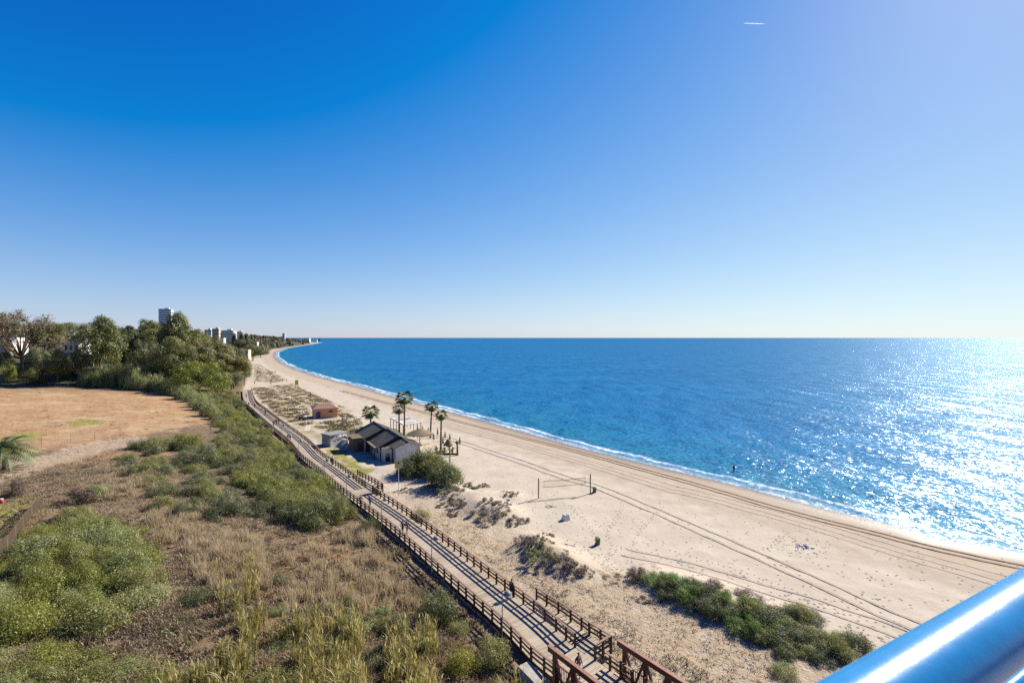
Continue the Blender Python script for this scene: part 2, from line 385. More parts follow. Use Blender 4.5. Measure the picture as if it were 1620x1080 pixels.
# sea: its own sheet, running under the beach and out to the horizon
us2 = np.r_[-6, -4, -2.5, -1.8, np.linspace(-1.3, 1.3, 620), 1.8, 2.5, 4, 6]
Ds2 = np.r_[-200, 0., 1 / np.linspace(1 / 20., 1 / 240., 330), np.geomspace(245, 70000, 190)]
U2, D2 = np.meshgrid(us2, Ds2); X2 = (U2 * np.maximum(np.abs(D2), 20)).ravel(); Y2 = D2.ravel()
s2 = sdist(X2, Y2, shore)
w_me = np_mesh("sea", np.stack([X2, Y2, np.full(len(X2), SEA)], 1), grid_faces(len(Ds2), len(us2)), smooth=True)
a = w_me.attributes.new("sd", 'FLOAT', 'POINT'); a.data.foreach_set("value", np.clip(-s2, -50, 5000).astype(np.float32))
def sea_mat():
    m, nt, b = newmat("sea_water", 0.06, 0.3)
    b.inputs["IOR"].default_value = 1.333
    co = nd(nt, "TexCoord").outputs["Object"]; off = att(nt, "sd")
    def nz(scale, rot, sx, sy, det=4.0, rough=.6, dist=0.0):
        mp = nd(nt, "Mapping", {"Vector": co, "Rotation": (0, 0, rot), "Scale": (sx, sy, 1)}).outputs[0]
        return nd(nt, "TexNoise", {"Vector": mp, "Scale": scale, "Detail": det, "Roughness": rough, "Distortion": dist}).outputs[0]
    patch = nz(.012, R(30), 1, 2.5, 5.0); chop = nz(.35, R(-35), 1.0, .45, 3.5, .55, .3); swell = nz(.09, R(-38), 1.0, .3, 3.0, .5); rip = nz(1.5, R(20), 1, .7, 4.0, .7)
    deep = mixc(nt, ramp(nt, patch, [(.35, 0), (.65, 1)]), (.0005, .086, .215), (.001, .112, .258))
    o2 = mth(nt, 'ADD', off, mth(nt, 'MULTIPLY', mth(nt, 'SUBTRACT', nz(.05, R(30), 1, 1.6), .5), 26))
    c = mixc(nt, ramp(nt, mth(nt, 'DIVIDE', o2, 50), [(.02, 1), (.25, .5), (1, 0)]), deep, (.008, .125, .20))
    c = mixc(nt, ramp(nt, chop, [(.34, .42), (.52, 0)]), c, (.001, .036, .11))
    # foam: swash edge, white breaker line, lace between
    w1 = nz(.11, R(35), 1, 1, 4.0, .55); w2 = nz(.9, R(35), 1, 1, 5.0, .7)
    of = mth(nt, 'ADD', off, mth(nt, 'ADD', mth(nt, 'MULTIPLY', mth(nt, 'SUBTRACT', w1, .5), 7.5), mth(nt, 'MULTIPLY', mth(nt, 'SUBTRACT', w2, .5), 2.8)))
    line = ramp(nt, mth(nt, 'DIVIDE', of, 12), [(.0, .55), (.07, .30), (.16, .14), (.24, .2), (.29, 1), (.33, .75), (.39, .06), (.5, 0)])
    lace = ramp(nt, w2, [(.36, 0), (.56, 1)])
    line = mth(nt, 'MULTIPLY', line, ramp(nt, nz(.045, R(35), 1, 1, 3.0, .6), [(.35, .35), (.6, 1)]))
    foam = mth(nt, 'MULTIPLY', line, mth(nt, 'ADD', .45, mth(nt, 'MULTIPLY', lace, .75)), clamp=True)
    c = mixc(nt, foam, c, (.80, .82, .86))
    # wave slopes straight from vector noise: far waves keep their steepness instead of being filtered flat
    def slope(scale, rot, sx, sy, det, k):
        mp = nd(nt, "Mapping", {"Vector": co, "Rotation": (0, 0, rot), "Scale": (sx, sy, 1)}).outputs[0]
        cn = nd(nt, "TexNoise", {"Vector": mp, "Scale": scale, "Detail": det, "Roughness": .55}).outputs["Color"]
        v_ = nd(nt, "VectorMath", {0: cn, 1: (.5, .5, .5)}, operation='SUBTRACT').outputs[0]
        return nd(nt, "VectorMath", {0: v_, 1: (k, k, 0)}, operation='MULTIPLY').outputs[0]
    sv = nd(nt, "VectorMath", {0: slope(1.1, R(-35), 1, .6, 3.0, .98), 1: slope(3.4, R(20), 1, .75, 2.0, 1.0)}, operation='ADD').outputs[0]
    sv = nd(nt, "VectorMath", {0: sv, 1: slope(.16, R(-38), 1, .3, 2.0, .45)}, operation='ADD').outputs[0]
    bp = nd(nt, "VectorMath", {0: nd(nt, "VectorMath", {0: sv, 1: (0, 0, 1)}, operation='ADD').outputs[0]}, operation='NORMALIZE').outputs[0]
    # wind-roughened water: the wave slopes keep the mirror part well below that of a flat pool
    fr = nd(nt, "Fresnel", {"IOR": 1.333, "Normal": bp}).outputs[0]
    fac = mth(nt, 'MULTIPLY', mth(nt, 'MINIMUM', fr, .12), mth(nt, 'SUBTRACT', 1.0, mth(nt, 'MULTIPLY', foam, .85)))
    df = nd(nt, "BsdfDiffuse", {"Color": c, "Normal": bp}); g1 = nd(nt, "BsdfGlossy", {"Color": (.74, .92, 1), "Roughness": .11, "Normal": bp}); g2 = nd(nt, "BsdfGlossy", {"Color": (.74, .92, 1), "Roughness": .30, "Normal": bp})
    gl = nd(nt, "MixShader", {0: .36, 1: g1.outputs[0], 2: g2.outputs[0]})
    out = [n for n in nt.nodes if n.type == 'OUTPUT_MATERIAL'][0]; nt.nodes.remove(b)
    nt.links.new(nd(nt, "MixShader", {0: fac, 1: df.outputs[0], 2: gl.outputs[0]}).outputs[0], out.inputs["Surface"]); return m
sea = tag(mobj("sea", w_me, sea_mat()), kind="structure")

# ================================================================== BOARDWALK
W_DECK = 3.7
Lp = smooth_path([tuple(np.array(deckL[0]) + (np.array(deckL[0]) - np.array(deckL[1])) * 1.7)] + deckL, .5)
def tang(pts):
    d = np.gradient(pts, axis=0); return d / np.linalg.norm(d, axis=1, keepdims=True)
Tn = tang(Lp); Nr = np.stack([Tn[:, 1], -Tn[:, 0]], 1)      # to the right when walking away = seaward
def on_path(i, off, z): p = Lp[i] + Nr[i] * off; return (p[0], p[1], z)
def rail_line(off, z, i0, i1): return [on_path(i, off, z) for i in range(i0, i1 + 1)]
NL = len(Lp) - 1
def idx_near(px, py, z=DECKZ):
    q = np.array(P2(px, py, z)); return int(np.argmin(np.linalg.norm(Lp + Nr * W_DECK - q, axis=1)))

def plank_mat():
    m, nt, b = newmat("weathered_planks", .85, .2)
    v = att(nt, "v"); co = nd(nt, "TexCoord").outputs["Object"]
    n = nd(nt, "TexNoise", {"Vector": co, "Scale": 5.0, "Detail": 6.0, "Roughness": .7}).outputs[0]
    n2 = nd(nt, "TexNoise", {"Vector": co, "Scale": .35, "Detail": 4.0}).outputs[0]
    c = ramp(nt, v, [(0, (.27, .212, .148)), (.5, (.345, .28, .198)), (.9, (.385, .32, .235)), (1, (.23, .172, .115))])
    c = mixc(nt, ramp(nt, n, [(.3, .55), (.55, 0)]), c, (.20, .155, .11)); c = mixc(nt, ramp(nt, n2, [(.45, 0), (.65, .4)]), c, (.43, .36, .265))
    nt.links.new(c, b.inputs["Base Color"]); return m
M_plank = plank_mat()
M_rail = plain("brown_stained_timber", (.072, .029, .016), .6, .4, 4.0, .35)
M_railtop = plain("worn_brown_handrail", (.20, .115, .075), .6, .3, 3.0, .4)
M_side = plain("dark_brown_beam", (.10, .045, .03), .7, .35, 2.0)
M_truss = plain("red_brown_painted_timber", (.095, .024, .016), .45, .25, 3.0, .45)
M_trusstop = plain("faded_red_brown_cap", (.22, .10, .06), .6, .3, 2.5, .4)
M_concrete = plain("pale_concrete", (.34, .33, .31), .9, .2, 3.0, bump=.3)
M_galv = plain("galvanised_steel", (.38, .40, .41), .4, .12, 5.0, .5, .6)

# deck: one plank after another
dk = MB(); step = .15
cum = np.r_[0, np.cumsum(np.linalg.norm(np.diff(Lp, axis=0), axis=1))]; q = np.arange(0, cum[-1] - step, step)
def pa(t): return np.array([np.interp(t, cum, Lp[:, 0]), np.interp(t, cum, Lp[:, 1])]), np.array([np.interp(t, cum, Nr[:, 0]), np.interp(t, cum, Nr[:, 1])])
for k, t in enumerate(q):
    (a, na), (b_, nb) = pa(t), pa(t + step - .012)
    e = random.uniform(-.012, .012); zt = DECKZ + random.uniform(-.004, .004)
    w0, w1 = -.02 + e, W_DECK + .02 + e
    P8 = [(*(a + na * w0), zt - .05), (*(a + na * w1), zt - .05), (*(b_ + nb * w1), zt - .05), (*(b_ + nb * w0), zt - .05),
          (*(a + na * w0), zt), (*(a + na * w1), zt), (*(b_ + nb * w1), zt), (*(b_ + nb * w0), zt)]
    dk.hexa(P8)
boardwalk = tag(dk.obj("boardwalk", M_plank), kind="structure")
for off in (.06, W_DECK - .06):
    s_ = MB(); s_.sweep(rail_line(off, DECKZ - .235, 0, NL), .1, .36); s_.obj("side_beam", M_side, boardwalk)
n_p = 0
lots = MB()
for i in range(2, NL, 6):
    for off in (.16, W_DECK - .16):
        x, y, _ = on_path(i, off, 0); z0 = hz(x, y) - .3
        mb = MB() if n_p < 96 else lots; mb.box((x, y, (z0 + DECKZ - .42) / 2), (.2, .2, DECKZ - .42 - z0), math.atan2(Tn[i][1], Tn[i][0]))
        if n_p < 96: mb.obj("support_post", M_side, boardwalk)
        n_p += 1
tag(lots.obj("support_post", M_side, boardwalk), kind="stuff")

POSTS = 0
def railing(label, lines, deck_at, spacing=3, name="boardwalk_railing", posts=True, group=None):
    """lines: list of (x,y,z_deck) points ~0.5 m apart"""
    o = lines[0]; r = root(name, label, "railing", o, group=group)
    pts = [Vector(p) - Vector(o) for p in lines]; n = len(pts)
    up = lambda h: [p + Vector((0, 0, h)) for p in pts]
    m = MB(); m.sweep(up(1.13), .18, .07); m.obj("handrail", M_railtop, r)
    for h in (.78, .42):
        m = MB(); m.sweep(up(h), .06, .15); m.obj("rail", M_rail, r)
    ids = list(range(0, n, spacing))
    if n - 1 - ids[-1] >= 2: ids.append(n - 1)
    ids.sort(key=lambda i: (Vector(lines[i]) - Vector((0, 0, CAMH))).length)
    many = MB()
    for k, i in enumerate(ids):
        a, b_ = pts[max(i - 1, 0)], pts[min(i + 1, n - 1)]; rz = math.atan2((b_ - a).y, (b_ - a).x)
        mb = MB() if k < 98 else many; c = pts[i]
        mb.box((c.x + random.uniform(-.012, .012), c.y + random.uniform(-.012, .012), c.z + .40 + random.uniform(-.02, .02)), (.15, .15, 1.41), rz + random.uniform(-.06, .06), taper=random.uniform(.93, 1.0))
        if k < 98: mb.obj("post", M_rail, r)
    if many.v: tag(many.obj("post", M_rail, r), kind="stuff")
    return r
iA0 = idx_near(917, 1022); iA1 = idx_near(941, 1040)      # near gap (numbers grow away from the camera)
iB0 = idx_near(603, 776); iB1 = iB0 + 6
far_i = NL
railing("long brown timber railing on the landward edge of the boardwalk beside the shrubs", rail_line(-.08, DECKZ, 7, far_i), None)
SE = W_DECK + .08
railing("brown timber railing on the sea side from the restaurant to the far bend", rail_line(SE, DECKZ, iB1, far_i), None)
railing("brown timber railing on the sea side between the two beach ramps, beside the dune scrub", rail_line(SE, DECKZ, iA0, iB0), None)
iN1 = max(iA0 - 5, 1)
railing("short brown timber railing piece next to the bridge, below the near ramp corner", rail_line(SE + .1, DECKZ, 0, iN1 - 1), None, spacing=2)
def ramp_lane(i0, n, width, lab_out, lab_ramp):
    """a sloping plank lane outside the seaward railing, falling away from the camera"""
    i1 = i0 + n
    zz = lambda i: DECKZ - .02 - max(0, (i - i0 - 3)) / (n - 3) * (.48)
    m = MB()
    for i in range(i0 - 4, i1):
        for h in np.arange(0, .5, .1667):
            f0, f1 = h / .5, (h + .155) / .5
            def pt(f, off):
                a = Lp[i] * (1 - f) + Lp[min(i + 1, NL)] * f; nn = Nr[i]; p = a + nn * off; return (p[0], p[1])
            z0 = zz(i + f0) if i >= i0 else DECKZ - .02; z1 = zz(i + f1) if i >= i0 else DECKZ - .02
            A, B_, C_, D_ = pt(f0, SE + .02), pt(f0, SE + width), pt(f1, SE + width), pt(f1, SE + .02)
            m.hexa([(*A, z0 - .05), (*B_, z0 - .05), (*C_, z1 - .05), (*D_, z1 - .05), (*A, z0), (*B_, z0), (*C_, z1), (*D_, z1)])
    rp = m.obj("ramp", M_plank); tag(rp, kind="structure")
    fence = [on_path(i, SE + width - .05, zz(i)) for i in range(i1 - 1, i0 - 1, -1)] + [on_path(i, SE + width - .05, DECKZ) for i in range(i0 - 1, i0 - 5, -1)]
    railing(lab_out, fence, None, name="ramp_railing")
    c0 = Vector(on_path(i0 - 4, SE + width - .05, DECKZ)); c1 = Vector(on_path(i0 - 4, SE + .1, DECKZ))
    railing(lab_ramp, [tuple(c0.lerp(c1, k / 4)) for k in range(5)], None, spacing=2, name="ramp_railing")
    s2_ = MB(); s2_.sweep([on_path(i, SE + width + .02, zz(i) - .17) for i in range(i0 - 4, i1)], .06, .24); s2_.obj("side_board", M_side, rp)
ramp_lane(iA0, 17, 2.05, "timber railing along the outer side of the near beach ramp with a pale sunlit handrail", "pale sunlit cross railing closing the end of the near beach ramp")
ramp_lane(iB0 + 4, 22, 1.9, "timber railing along the outer side of the beach ramp below the restaurant", "cross railing closing the beach ramp near the yellow sign")

# ================================================================== TRUSS BRIDGE (near end of the boardwalk)
bdir = Vector((.618, -.786, 0)); bperp = Vector((.786, .618, 0))   # along (toward the camera's right) / seaward
BA = Vector((2.72, 34.45, 0)); BW = 4.5; BL = 20.0
bridge = root("footbridge", "red-brown timber truss footbridge joining the near end of the boardwalk", "bridge", BA)
m = MB()
for k in range(int(BL / .15)):
    p = bdir * (k * .15 - .0); m.hexa([tuple(p + bperp * .45 + Vector((0, 0, DECKZ - .06))), tuple(p + bperp * (BW - .45) + Vector((0, 0, DECKZ - .06))), tuple(p + bdir * .138 + bperp * (BW - .45) + Vector((0, 0, DECKZ - .06))), tuple(p + bdir * .138 + bperp * .45 + Vector((0, 0, DECKZ - .06))),
        tuple(p + bperp * .45 + Vector((0, 0, DECKZ - .012))), tuple(p + bperp * (BW - .45) + Vector((0, 0, DECKZ - .012))), tuple(p + bdir * .138 + bperp * (BW - .45) + Vector((0, 0, DECKZ - .012))), tuple(p + bdir * .138 + bperp * .45 + Vector((0, 0, DECKZ - .012)))])
m.obj("deck", M_plank, bridge)
for side in (0, 1):
    o = bperp * (BW * side) + bdir * (2.75 * side); zt = 3.12
    Z = lambda p, z: tuple(p + Vector((0, 0, z)))
    t = MB(); t.beam(Z(o, zt), Z(o + bdir * BL, zt), .24, .36); tc = t.obj("top_chord", M_truss, bridge)
    t = MB(); t.beam(Z(o - bdir * .02, zt + .205), Z(o + bdir * (BL + .02), zt + .205), .30, .05); t.obj("cap_board", M_trusstop, tc)
    t = MB(); t.beam(Z(o + bdir * .3, .62), Z(o + bdir * BL, .62), .24, .4); t.obj("bottom_chord", M_truss, bridge)
    bay = 1.85; nb = int(BL / bay)
    for k in range(nb + 1):
        c = o + bdir * (.62 + k * bay)
        t = MB(); t.beam(Z(c, .82), Z(c, zt - .18), .2, .26, up=tuple(bdir)); t.obj("upright", M_truss, bridge)
        if k < nb:
            mid = c + bdir * (bay / 2); nx = c + bdir * bay
            for e_ in (c + bdir * .1, nx - bdir * .1):
                t = MB(); t.beam(Z(e_, zt - .2), Z(mid + (e_ - mid) * .08, .95), .14, .15); t.obj("diagonal", M_truss, bridge)
    ii = o + bperp * (.3 if side == 0 else -.3)
    t = MB(); t.beam(Z(ii, 2.1), Z(ii + bdir * BL, 2.1), .1, .06); t.beam(Z(ii, 1.12), Z(ii + bdir * BL, 1.12), .06, .06)
    for k in range(int(BL / .16)): t.beam(Z(ii + bdir * (.08 + k * .16), 1.12), Z(ii + bdir * (.08 + k * .16), 2.08), .035, .035, up=tuple(bdir))
    t.obj("balustrade", M_truss, bridge)
# concrete pillar beside the bridge
pc = Vector((1.55, 34.1, 0)); gz = hz(pc.x, pc.y)
m = MB(); rzb = math.atan2(bdir.y, bdir.x)
ca, sa = math.cos(rzb), math.sin(rzb)
def lp(x, y, z): return (x * ca - y * sa, x * sa + y * ca, z)
m.hexa([lp(-1.1, -.45, -.4), lp(1.1, -.45, -.4), lp(1.1, .45, -.4), lp(-1.1, .45, -.4), lp(-1.05, -.42, 1.5 - gz), lp(1.05, -.42, 1.3 - gz), lp(1.05, .42, 1.3 - gz), lp(-1.05, .42, 1.5 - gz)])
o = m.obj("concrete_pillar", M_concrete); o.location = (pc.x, pc.y, gz)
tag(o, "squat grey concrete pillar with sloping top beside the footbridge and boardwalk", "pillar")
capb = MB(); capb.hexa([lp(-1.12, -.49, 1.507 - gz), lp(1.12, -.49, 1.295 - gz), lp(1.12, .49, 1.295 - gz), lp(-1.12, .49, 1.507 - gz), lp(-1.12, -.49, 1.60 - gz), lp(1.12, -.49, 1.39 - gz), lp(1.12, .49, 1.39 - gz), lp(-1.12, .49, 1.60 - gz)])
capb.obj("cap", plain("weathered_concrete_cap", (.30, .27, .22), .9, .25, 3.0, bump=.2), o)

# ================================================================== LAMPS
M_shade = plain("grey_enamel_shade", (.16, .165, .17), .6, .12, 4.0, .3)
M_glass = plain("frosted_lamp_glass", (.42, .44, .45), .3, .08, 3.0, .5)
def make_lamp():
    r = root("street_lamp", "", "lamp")
    p = MB(); p.tube([(0, 0, -.6), (0, 0, 1.2), (0, 0, 3.35)], [.055, .05, .04], 8); p.obj("pole", M_galv, r)
    a = MB(); a.tube([(0, 0, 3.32), (.18, 0, 3.48), (.42, 0, 3.5)], .028, 6); a.obj("arm", M_galv, r)
    g = MB(); g.lathe([(.02, .26), (.18, .22), (.30, .10), (.33, 0.0), (.30, -.05)], 16, (.52, 0, 3.34)); g.obj("lamp_shade", M_shade, r, smooth=True)
    g = MB(); g.lathe([(.27, 0), (.22, -.09), (.1, -.14), (.01, -.15)], 14, (.52, 0, 3.285)); g.obj("diffuser", M_glass, r, smooth=True)
    return r
lamp0 = make_lamp()
def dup(rt, loc, rz=None, label=None, group=None, scale=None):
    r = rt.copy(); COL.objects.link(r); r.location = loc
    if rz is not None: r.rotation_euler = (0, 0, rz)
    if scale is not None: r.scale = scale
    if label: r["label"] = label
    if group: r["group"] = group
    for ch in list(rt.children):
        c = ch.copy(); COL.objects.link(c); c.parent = r
        for g in ch.children:
            d = g.copy(); COL.objects.link(d); d.parent = c
    return r
LAMPS = [(800, 997, "grey street lamp by the landward railing, nearest to the footbridge"), (688, 900, "grey street lamp by the landward railing, second up from the footbridge"),
         (602, 829, "grey street lamp just up from the beach ramp platform, beside a lone green bush"), (543, 789, "grey street lamp beside the platform of the beach ramp below the restaurant"),
         (515, 757, "grey street lamp by the landward railing, facing the restaurant lawn"), (477, 722, "grey street lamp by the landward railing, level with the white pavilion"),
         (447, 693, "grey street lamp half hidden by shrubs, before the bend of the boardwalk"), (413, 664, "small grey street lamp at the far bend of the boardwalk")]
for k, (a, b_, lab) in enumerate(LAMPS):
    qx, qy = P2(a, b_, DECKZ); i = int(np.argmin(np.linalg.norm(Lp - np.array([qx, qy]), axis=1)))
    x, y, _ = on_path(i, -.32, 0); rz = math.atan2(Nr[i][1], Nr[i][0])
    if k == 0: r = lamp0; r.location = (x, y, DECKZ - .1); r.rotation_euler = (0, 0, rz); r["label"] = lab; r["group"] = "street lamps along the boardwalk"
    else: dup(lamp0, (x, y, DECKZ - .1), rz, lab, "street lamps along the boardwalk")

# ================================================================== BALCONY RAILING (camera stands behind it)
def blue_mat():
    m, nt, b = newmat("blue_gloss_paint", .31, .3)
    co = nd(nt, "TexCoord").outputs["Object"]
    n = nd(nt, "TexNoise", {"Vector": co, "Scale": 30.0, "Detail": 5.0, "Roughness": .65}).outputs[0]
    nt.links.new(ramp(nt, n, [(.3, (.008, .15, .34)), (.7, (.014, .19, .42))]), b.inputs["Base Color"])
    b.inputs["Coat Weight"].default_value = .0; b.inputs["Coat Roughness"].default_value = .3
    nt.links.new(nd(nt, "Bump", {"Height": n, "Strength": .12, "Distance": .004}).outputs[0], b.inputs["Normal"]); return m
M_blue = blue_mat()
rd = Vector((.892, .452, 0)).normalized(); rp_ = Vector((rd.y, -rd.x, 0))
hR = .30; cpt = Vector((1.753 * hR, 1.649 * hR, CAMH - hR))
rr = root("balcony_railing", "thick glossy blue metal handrail close in front in the corner", "railing", tuple(cpt))
t = MB(); t.tube([rd * -2.2, rd * -1, rd * 0, rd * 1, rd * 3], .0305, 40); t.obj("handrail", M_blue, rr, smooth=True)
low = Vector((1.458 * .66, 1.359 * .66, -.66 + hR)) - Vector((cpt.x, cpt.y, 0)) - Vector((0, 0, .012))
t = MB(); t.tube([low + rd * -2.2, low, low + rd * 3], .013, 20); t.obj("lower_rail", M_blue, rr, smooth=True)

# ================================================================== BUILDINGS
M_white = plain("white_render", (.57, .545, .505), .85, .2, .9, bump=.1)
M_orange = plain("orange_render", (.60, .275, .13), .85, .12, 1.0)
M_tile = plain("terracotta_tiles", (.42, .25, .18), .8, .25, 4.0)
M_blueDoor = plain("blue_door_paint", (.02, .06, .16), .5, .1)
M_farglass = plain("hazy_window_glass", (.16, .17, .19), .3, .2, 2.0, .5)
M_darkglass = plain("dark_glass", (.02, .025, .03), .15, .2, 2.0, .6)
M_darkwood = plain("dark_timber", (.055, .035, .022), .75, .3, 2.0)
M_thatch = plain("grey_thatch", (.17, .125, .075), .95, .35, 6.0, bump=.6)
M_cream = plain("cream_render", (.48, .39, .27), .85, .1, .4)
def corr_mat(name, c0, c1, per=.5):
    m, nt, b = newmat(name, .85, .2); co = nd(nt, "TexCoord").outputs["Object"]
    n = nd(nt, "TexNoise", {"Vector": co, "Scale": .7, "Detail": 7.0, "Roughness": .7}).outputs[0]
    mp = nd(nt, "Mapping", {"Vector": co, "Scale": (1, .14, .14)}).outputs[0]
    n2 = nd(nt, "TexNoise", {"Vector": mp, "Scale": 2.2, "Detail": 3.0}).outputs[0]
    nt.links.new(mixc(nt, ramp(nt, n, [(.35, 0), (.65, 1)]), c0, mixc(nt, ramp(nt, n2, [(.35, 0), (.65, 1)]), c0, c1)), b.inputs["Base Color"])
    return m
M_corr = corr_mat("old_corrugated_roofing", (.11, .097, .08), (.24, .21, .17))
# local frame of the beach restaurant: x along the ridge (away from camera), y seaward
RO = Vector((-21.7, 97.85, 0)); rgz = .35
ra = Vector((-.5, .866, 0)); rc_ = Vector((.866, .5, 0))
rest = root("beach_restaurant", "low white beach restaurant with three stepped dark corrugated gable roofs", "building", (RO.x, RO.y, rgz), math.atan2(ra.y, ra.x))
# in this frame +y is to the LEFT of ra (landward); seaward offset c -> y = -c
def gable_block(a0, a1, cc, hw_l, hw_r, ridge, eave, base=0.0, dark=False, ov=.35, roofmat=M_corr, corr=True):
    r0 = ridge - rgz; e0 = eave - rgz
    el = e0; er = e0; w = MB()
    yl, yr = -cc + hw_l, -cc - hw_r; yc = -cc; ins = .02
    # walls (closed prism with gable ends)
    V = [(a0, yl - .3, base - .4), (a0, yr + .3, base - .4), (a1, yr + .3, base - .4), (a1, yl - .3, base - .4), (a0, yl - .3, el - .05), (a0, yr + .3, er - .05), (a1, yr + .3, er - .05), (a1, yl - .3, el - .05), (a0, yc, r0 - .12), (a1, yc, r0 - .12)]
    w.add(V, [(3, 2, 1, 0)[::-1], (0, 1, 5, 8, 4), (3, 7, 9, 6, 2), (0, 4, 7, 3), (1, 2, 6, 5), (4, 8, 9, 7), (8, 5, 6, 9)][1:])
    if dark: w.mi[0] = 1
    w.obj("wall", [M_white, M_darkwood], rest)
    rf = MB(); A0, A1 = a0 - ov, a1 + .05
    n = max(4, int((A1 - A0) / .22)); xs = np.linspace(A0, A1, n + 1)
    for side, yy in ((1, yl), (-1, yr)):
        sl = (r0 - e0) / abs(yy - yc); ye = yy + side * ov * .6; ze = e0 - sl * ov * .6
        for k in range(n):                       # corrugations: alternating high and low strips
            dz = .045 if k % 2 else 0.0
            x0, x1 = xs[k], xs[k + 1]
            rf.hexa([(x0, yc, r0 + dz - .06), (x1, yc, r0 + dz - .06), (x1, ye, ze + dz - .06), (x0, ye, ze + dz - .06), (x0, yc, r0 + dz), (x1, yc, r0 + dz), (x1, ye, ze + dz), (x0, ye, ze + dz)][::1] if side < 0 else
                    [(x0, ye, ze + dz - .06), (x1, ye, ze + dz - .06), (x1, yc, r0 + dz - .06), (x0, yc, r0 + dz - .06), (x0, ye, ze + dz), (x1, ye, ze + dz), (x1, yc, r0 + dz), (x0, yc, r0 + dz)])
    ro = rf.obj("roof", roofmat, rest)
    rb = MB(); rb.beam((A0, yc, r0 + .075), (A1, yc, r0 + .075), .3, .06); rb.obj("ridge_cap", M_darkwood, ro)
gable_block(0, 6.9, 0, 2.9, 2.9, 4.25, 3.25)
gable_block(4.2, 13.3, -.94, 4.2, 3.9, 5.0, 2.95, dark=True)
gable_block(12.3, 22, -1.9, 4.4, 4.2, 5.3, 3.35, dark=True)
# lean-to, porch with arch, side windows
m = MB(); m.box((3.1, 3.75, 1.05), (2.4, 1.7, 2.9)); po = m.obj("porch", M_white, rest)
m = MB(); m.lathe([(.5, 0), (.5, .02)], 14, (0, 0, 0)); 
arch = MB(); n = 10
V = [(1.88, 3.75 + .5 * math.cos(t), 1.1 + .5 * math.sin(t)) for t in np.linspace(0, math.pi, n)] + [(1.88, 3.25, -.2), (1.88, 4.25, -.2)]
arch.add(V, [tuple(range(len(V)))]); arch.add([(x + .01, y, z) for x, y, z in V], [tuple(range(len(V)))[::-1]]); arch.obj("arch_shade", M_darkglass, po)  # flat dark sheet on the solid porch, standing for shade inside the arch
m = MB()
for k in range(16): m.beam((1.6 + k * .19, 4.75, 2.45), (1.6 + k * .19, 2.7, 2.85), .16, .05)
m.obj("porch_roof", M_thatch, rest)
for xa in (6.2, 8.4, 10.6):
    m = MB(); m.box((xa, 4.86, 1.3), (1.1, .08, 1.0)); wn = m.obj("window", M_darkwood, rest)
    m = MB(); m.box((xa, 4.905, 1.3), (.9, .03, .8)); m.obj("pane", M_darkglass, wn)
m = MB(); m.box((8.6, 5.3, 2.42), (8.6, 1.3, .1)); m.obj("eave_screen", M_thatch, rest)
for xa in (4.6, 7.2, 9.8, 12.6):
    m = MB(); m.box((xa, 5.8, 1.05), (.16, .16, 2.65)); m.obj("eave_post", M_darkwood, rest)
m = MB(); m.box((15.6, 6.7, 1.25), (4.6, 3.6, 3.3)); an = m.obj("annex", plain("brown_boards", (.15, .095, .055), .8, .3, 3.0), rest)
m = MB(); m.box((15.6, 6.7, 2.97), (5.0, 4.0, .12)); m.obj("annex_roof", plain("mossy_felt", (.12, .10, .05), .9, .3, 2.0), an)
m = MB(); m.box((13.25, 6.9, .95), (.1, .95, 2.1)); m.obj("door", M_darkwood, an)

# pergola on the sea side
pg = P(634, 683, 0); pz = hz(pg[0], pg[1])
perg = root("terrace_pergola", "white flat canopy terrace on the sea side of the restaurant", "pergola", (pg[0] + 1.5, pg[1] - .5, pz), math.atan2(ra.y, ra.x))
for xa in np.linspace(-5.5, 6.5, 5):
    for ya in (-2.4, 2.4):
        m = MB(); m.box((xa, ya, 1.25), (.14, .14, 3.1)); m.obj("post", M_darkwood, perg)
m = MB()
for ya in (-2.4, 0, 2.4): m.beam((-5.9, ya, 2.88), (6.9, ya, 2.88), .14, .16)
for xa in np.linspace(-5.5, 6.5, 9): m.beam((xa, -2.8, 3.02), (xa, 2.8, 3.02), .1, .12)
m.obj("beam", M_white, perg)
M_canvas = plain("white_canvas", (.50, .475, .44), .9, .06, 1.5)
for k in range(5):
    x0 = -5.4 + k * 2.4; m = MB(); n = 6
    for j in range(n):
        y0, y1 = -2.3 + 4.6 * j / n, -2.3 + 4.6 * (j + 1) / n; d0, d1 = [-.14 * math.sin(math.pi * t) for t in (j / n, (j + 1) / n)]
        m.hexa([(x0, y0, 3.1 + d0), (x0 + 2.0, y0, 3.1 + d0), (x0 + 2.0, y1, 3.1 + d1), (x0, y1, 3.1 + d1), (x0, y0, 3.12 + d0), (x0 + 2.0, y0, 3.12 + d0), (x0 + 2.0, y1, 3.12 + d1), (x0, y1, 3.12 + d1)])
    if k != 3: m.obj("canopy", M_canvas, perg)

def thatch_hut(px, py, r_, h, label, legs=6):
    g = G(px, py); o = root("thatched_parasol", label, "parasol", tuple(g))
    m = MB(); m.tube([(0, 0, -.3), (0, 0, h)], .09, 8); m.obj("pole", M_darkwood, o)
    m = MB(); m.lathe([(.05, h + .35), (.25, h + .25), (r_ * .55, h - .25), (r_, h - .85), (r_ * .97, h - 1.02), (r_ * .5, h - .55), (.1, h)], 24)
    for k in range(90):
        t = random.uniform(0, 6.28); m.beam((r_ * .8 * math.cos(t), r_ * .8 * math.sin(t), h - .62), (r_ * 1.08 * math.cos(t), r_ * 1.08 * math.sin(t), h - 1.12 - random.random() * .2), .12, .03)
    m.obj("thatch", M_thatch, o); return o
thatch_hut(664, 701, 3.1, 3.3, "wide grey thatched shelter roof between the pergola and the tall palms")
thatch_hut(722 - 13, 712, 1.0, 2.3, "small flat thatched parasol among the wooden garden posts")

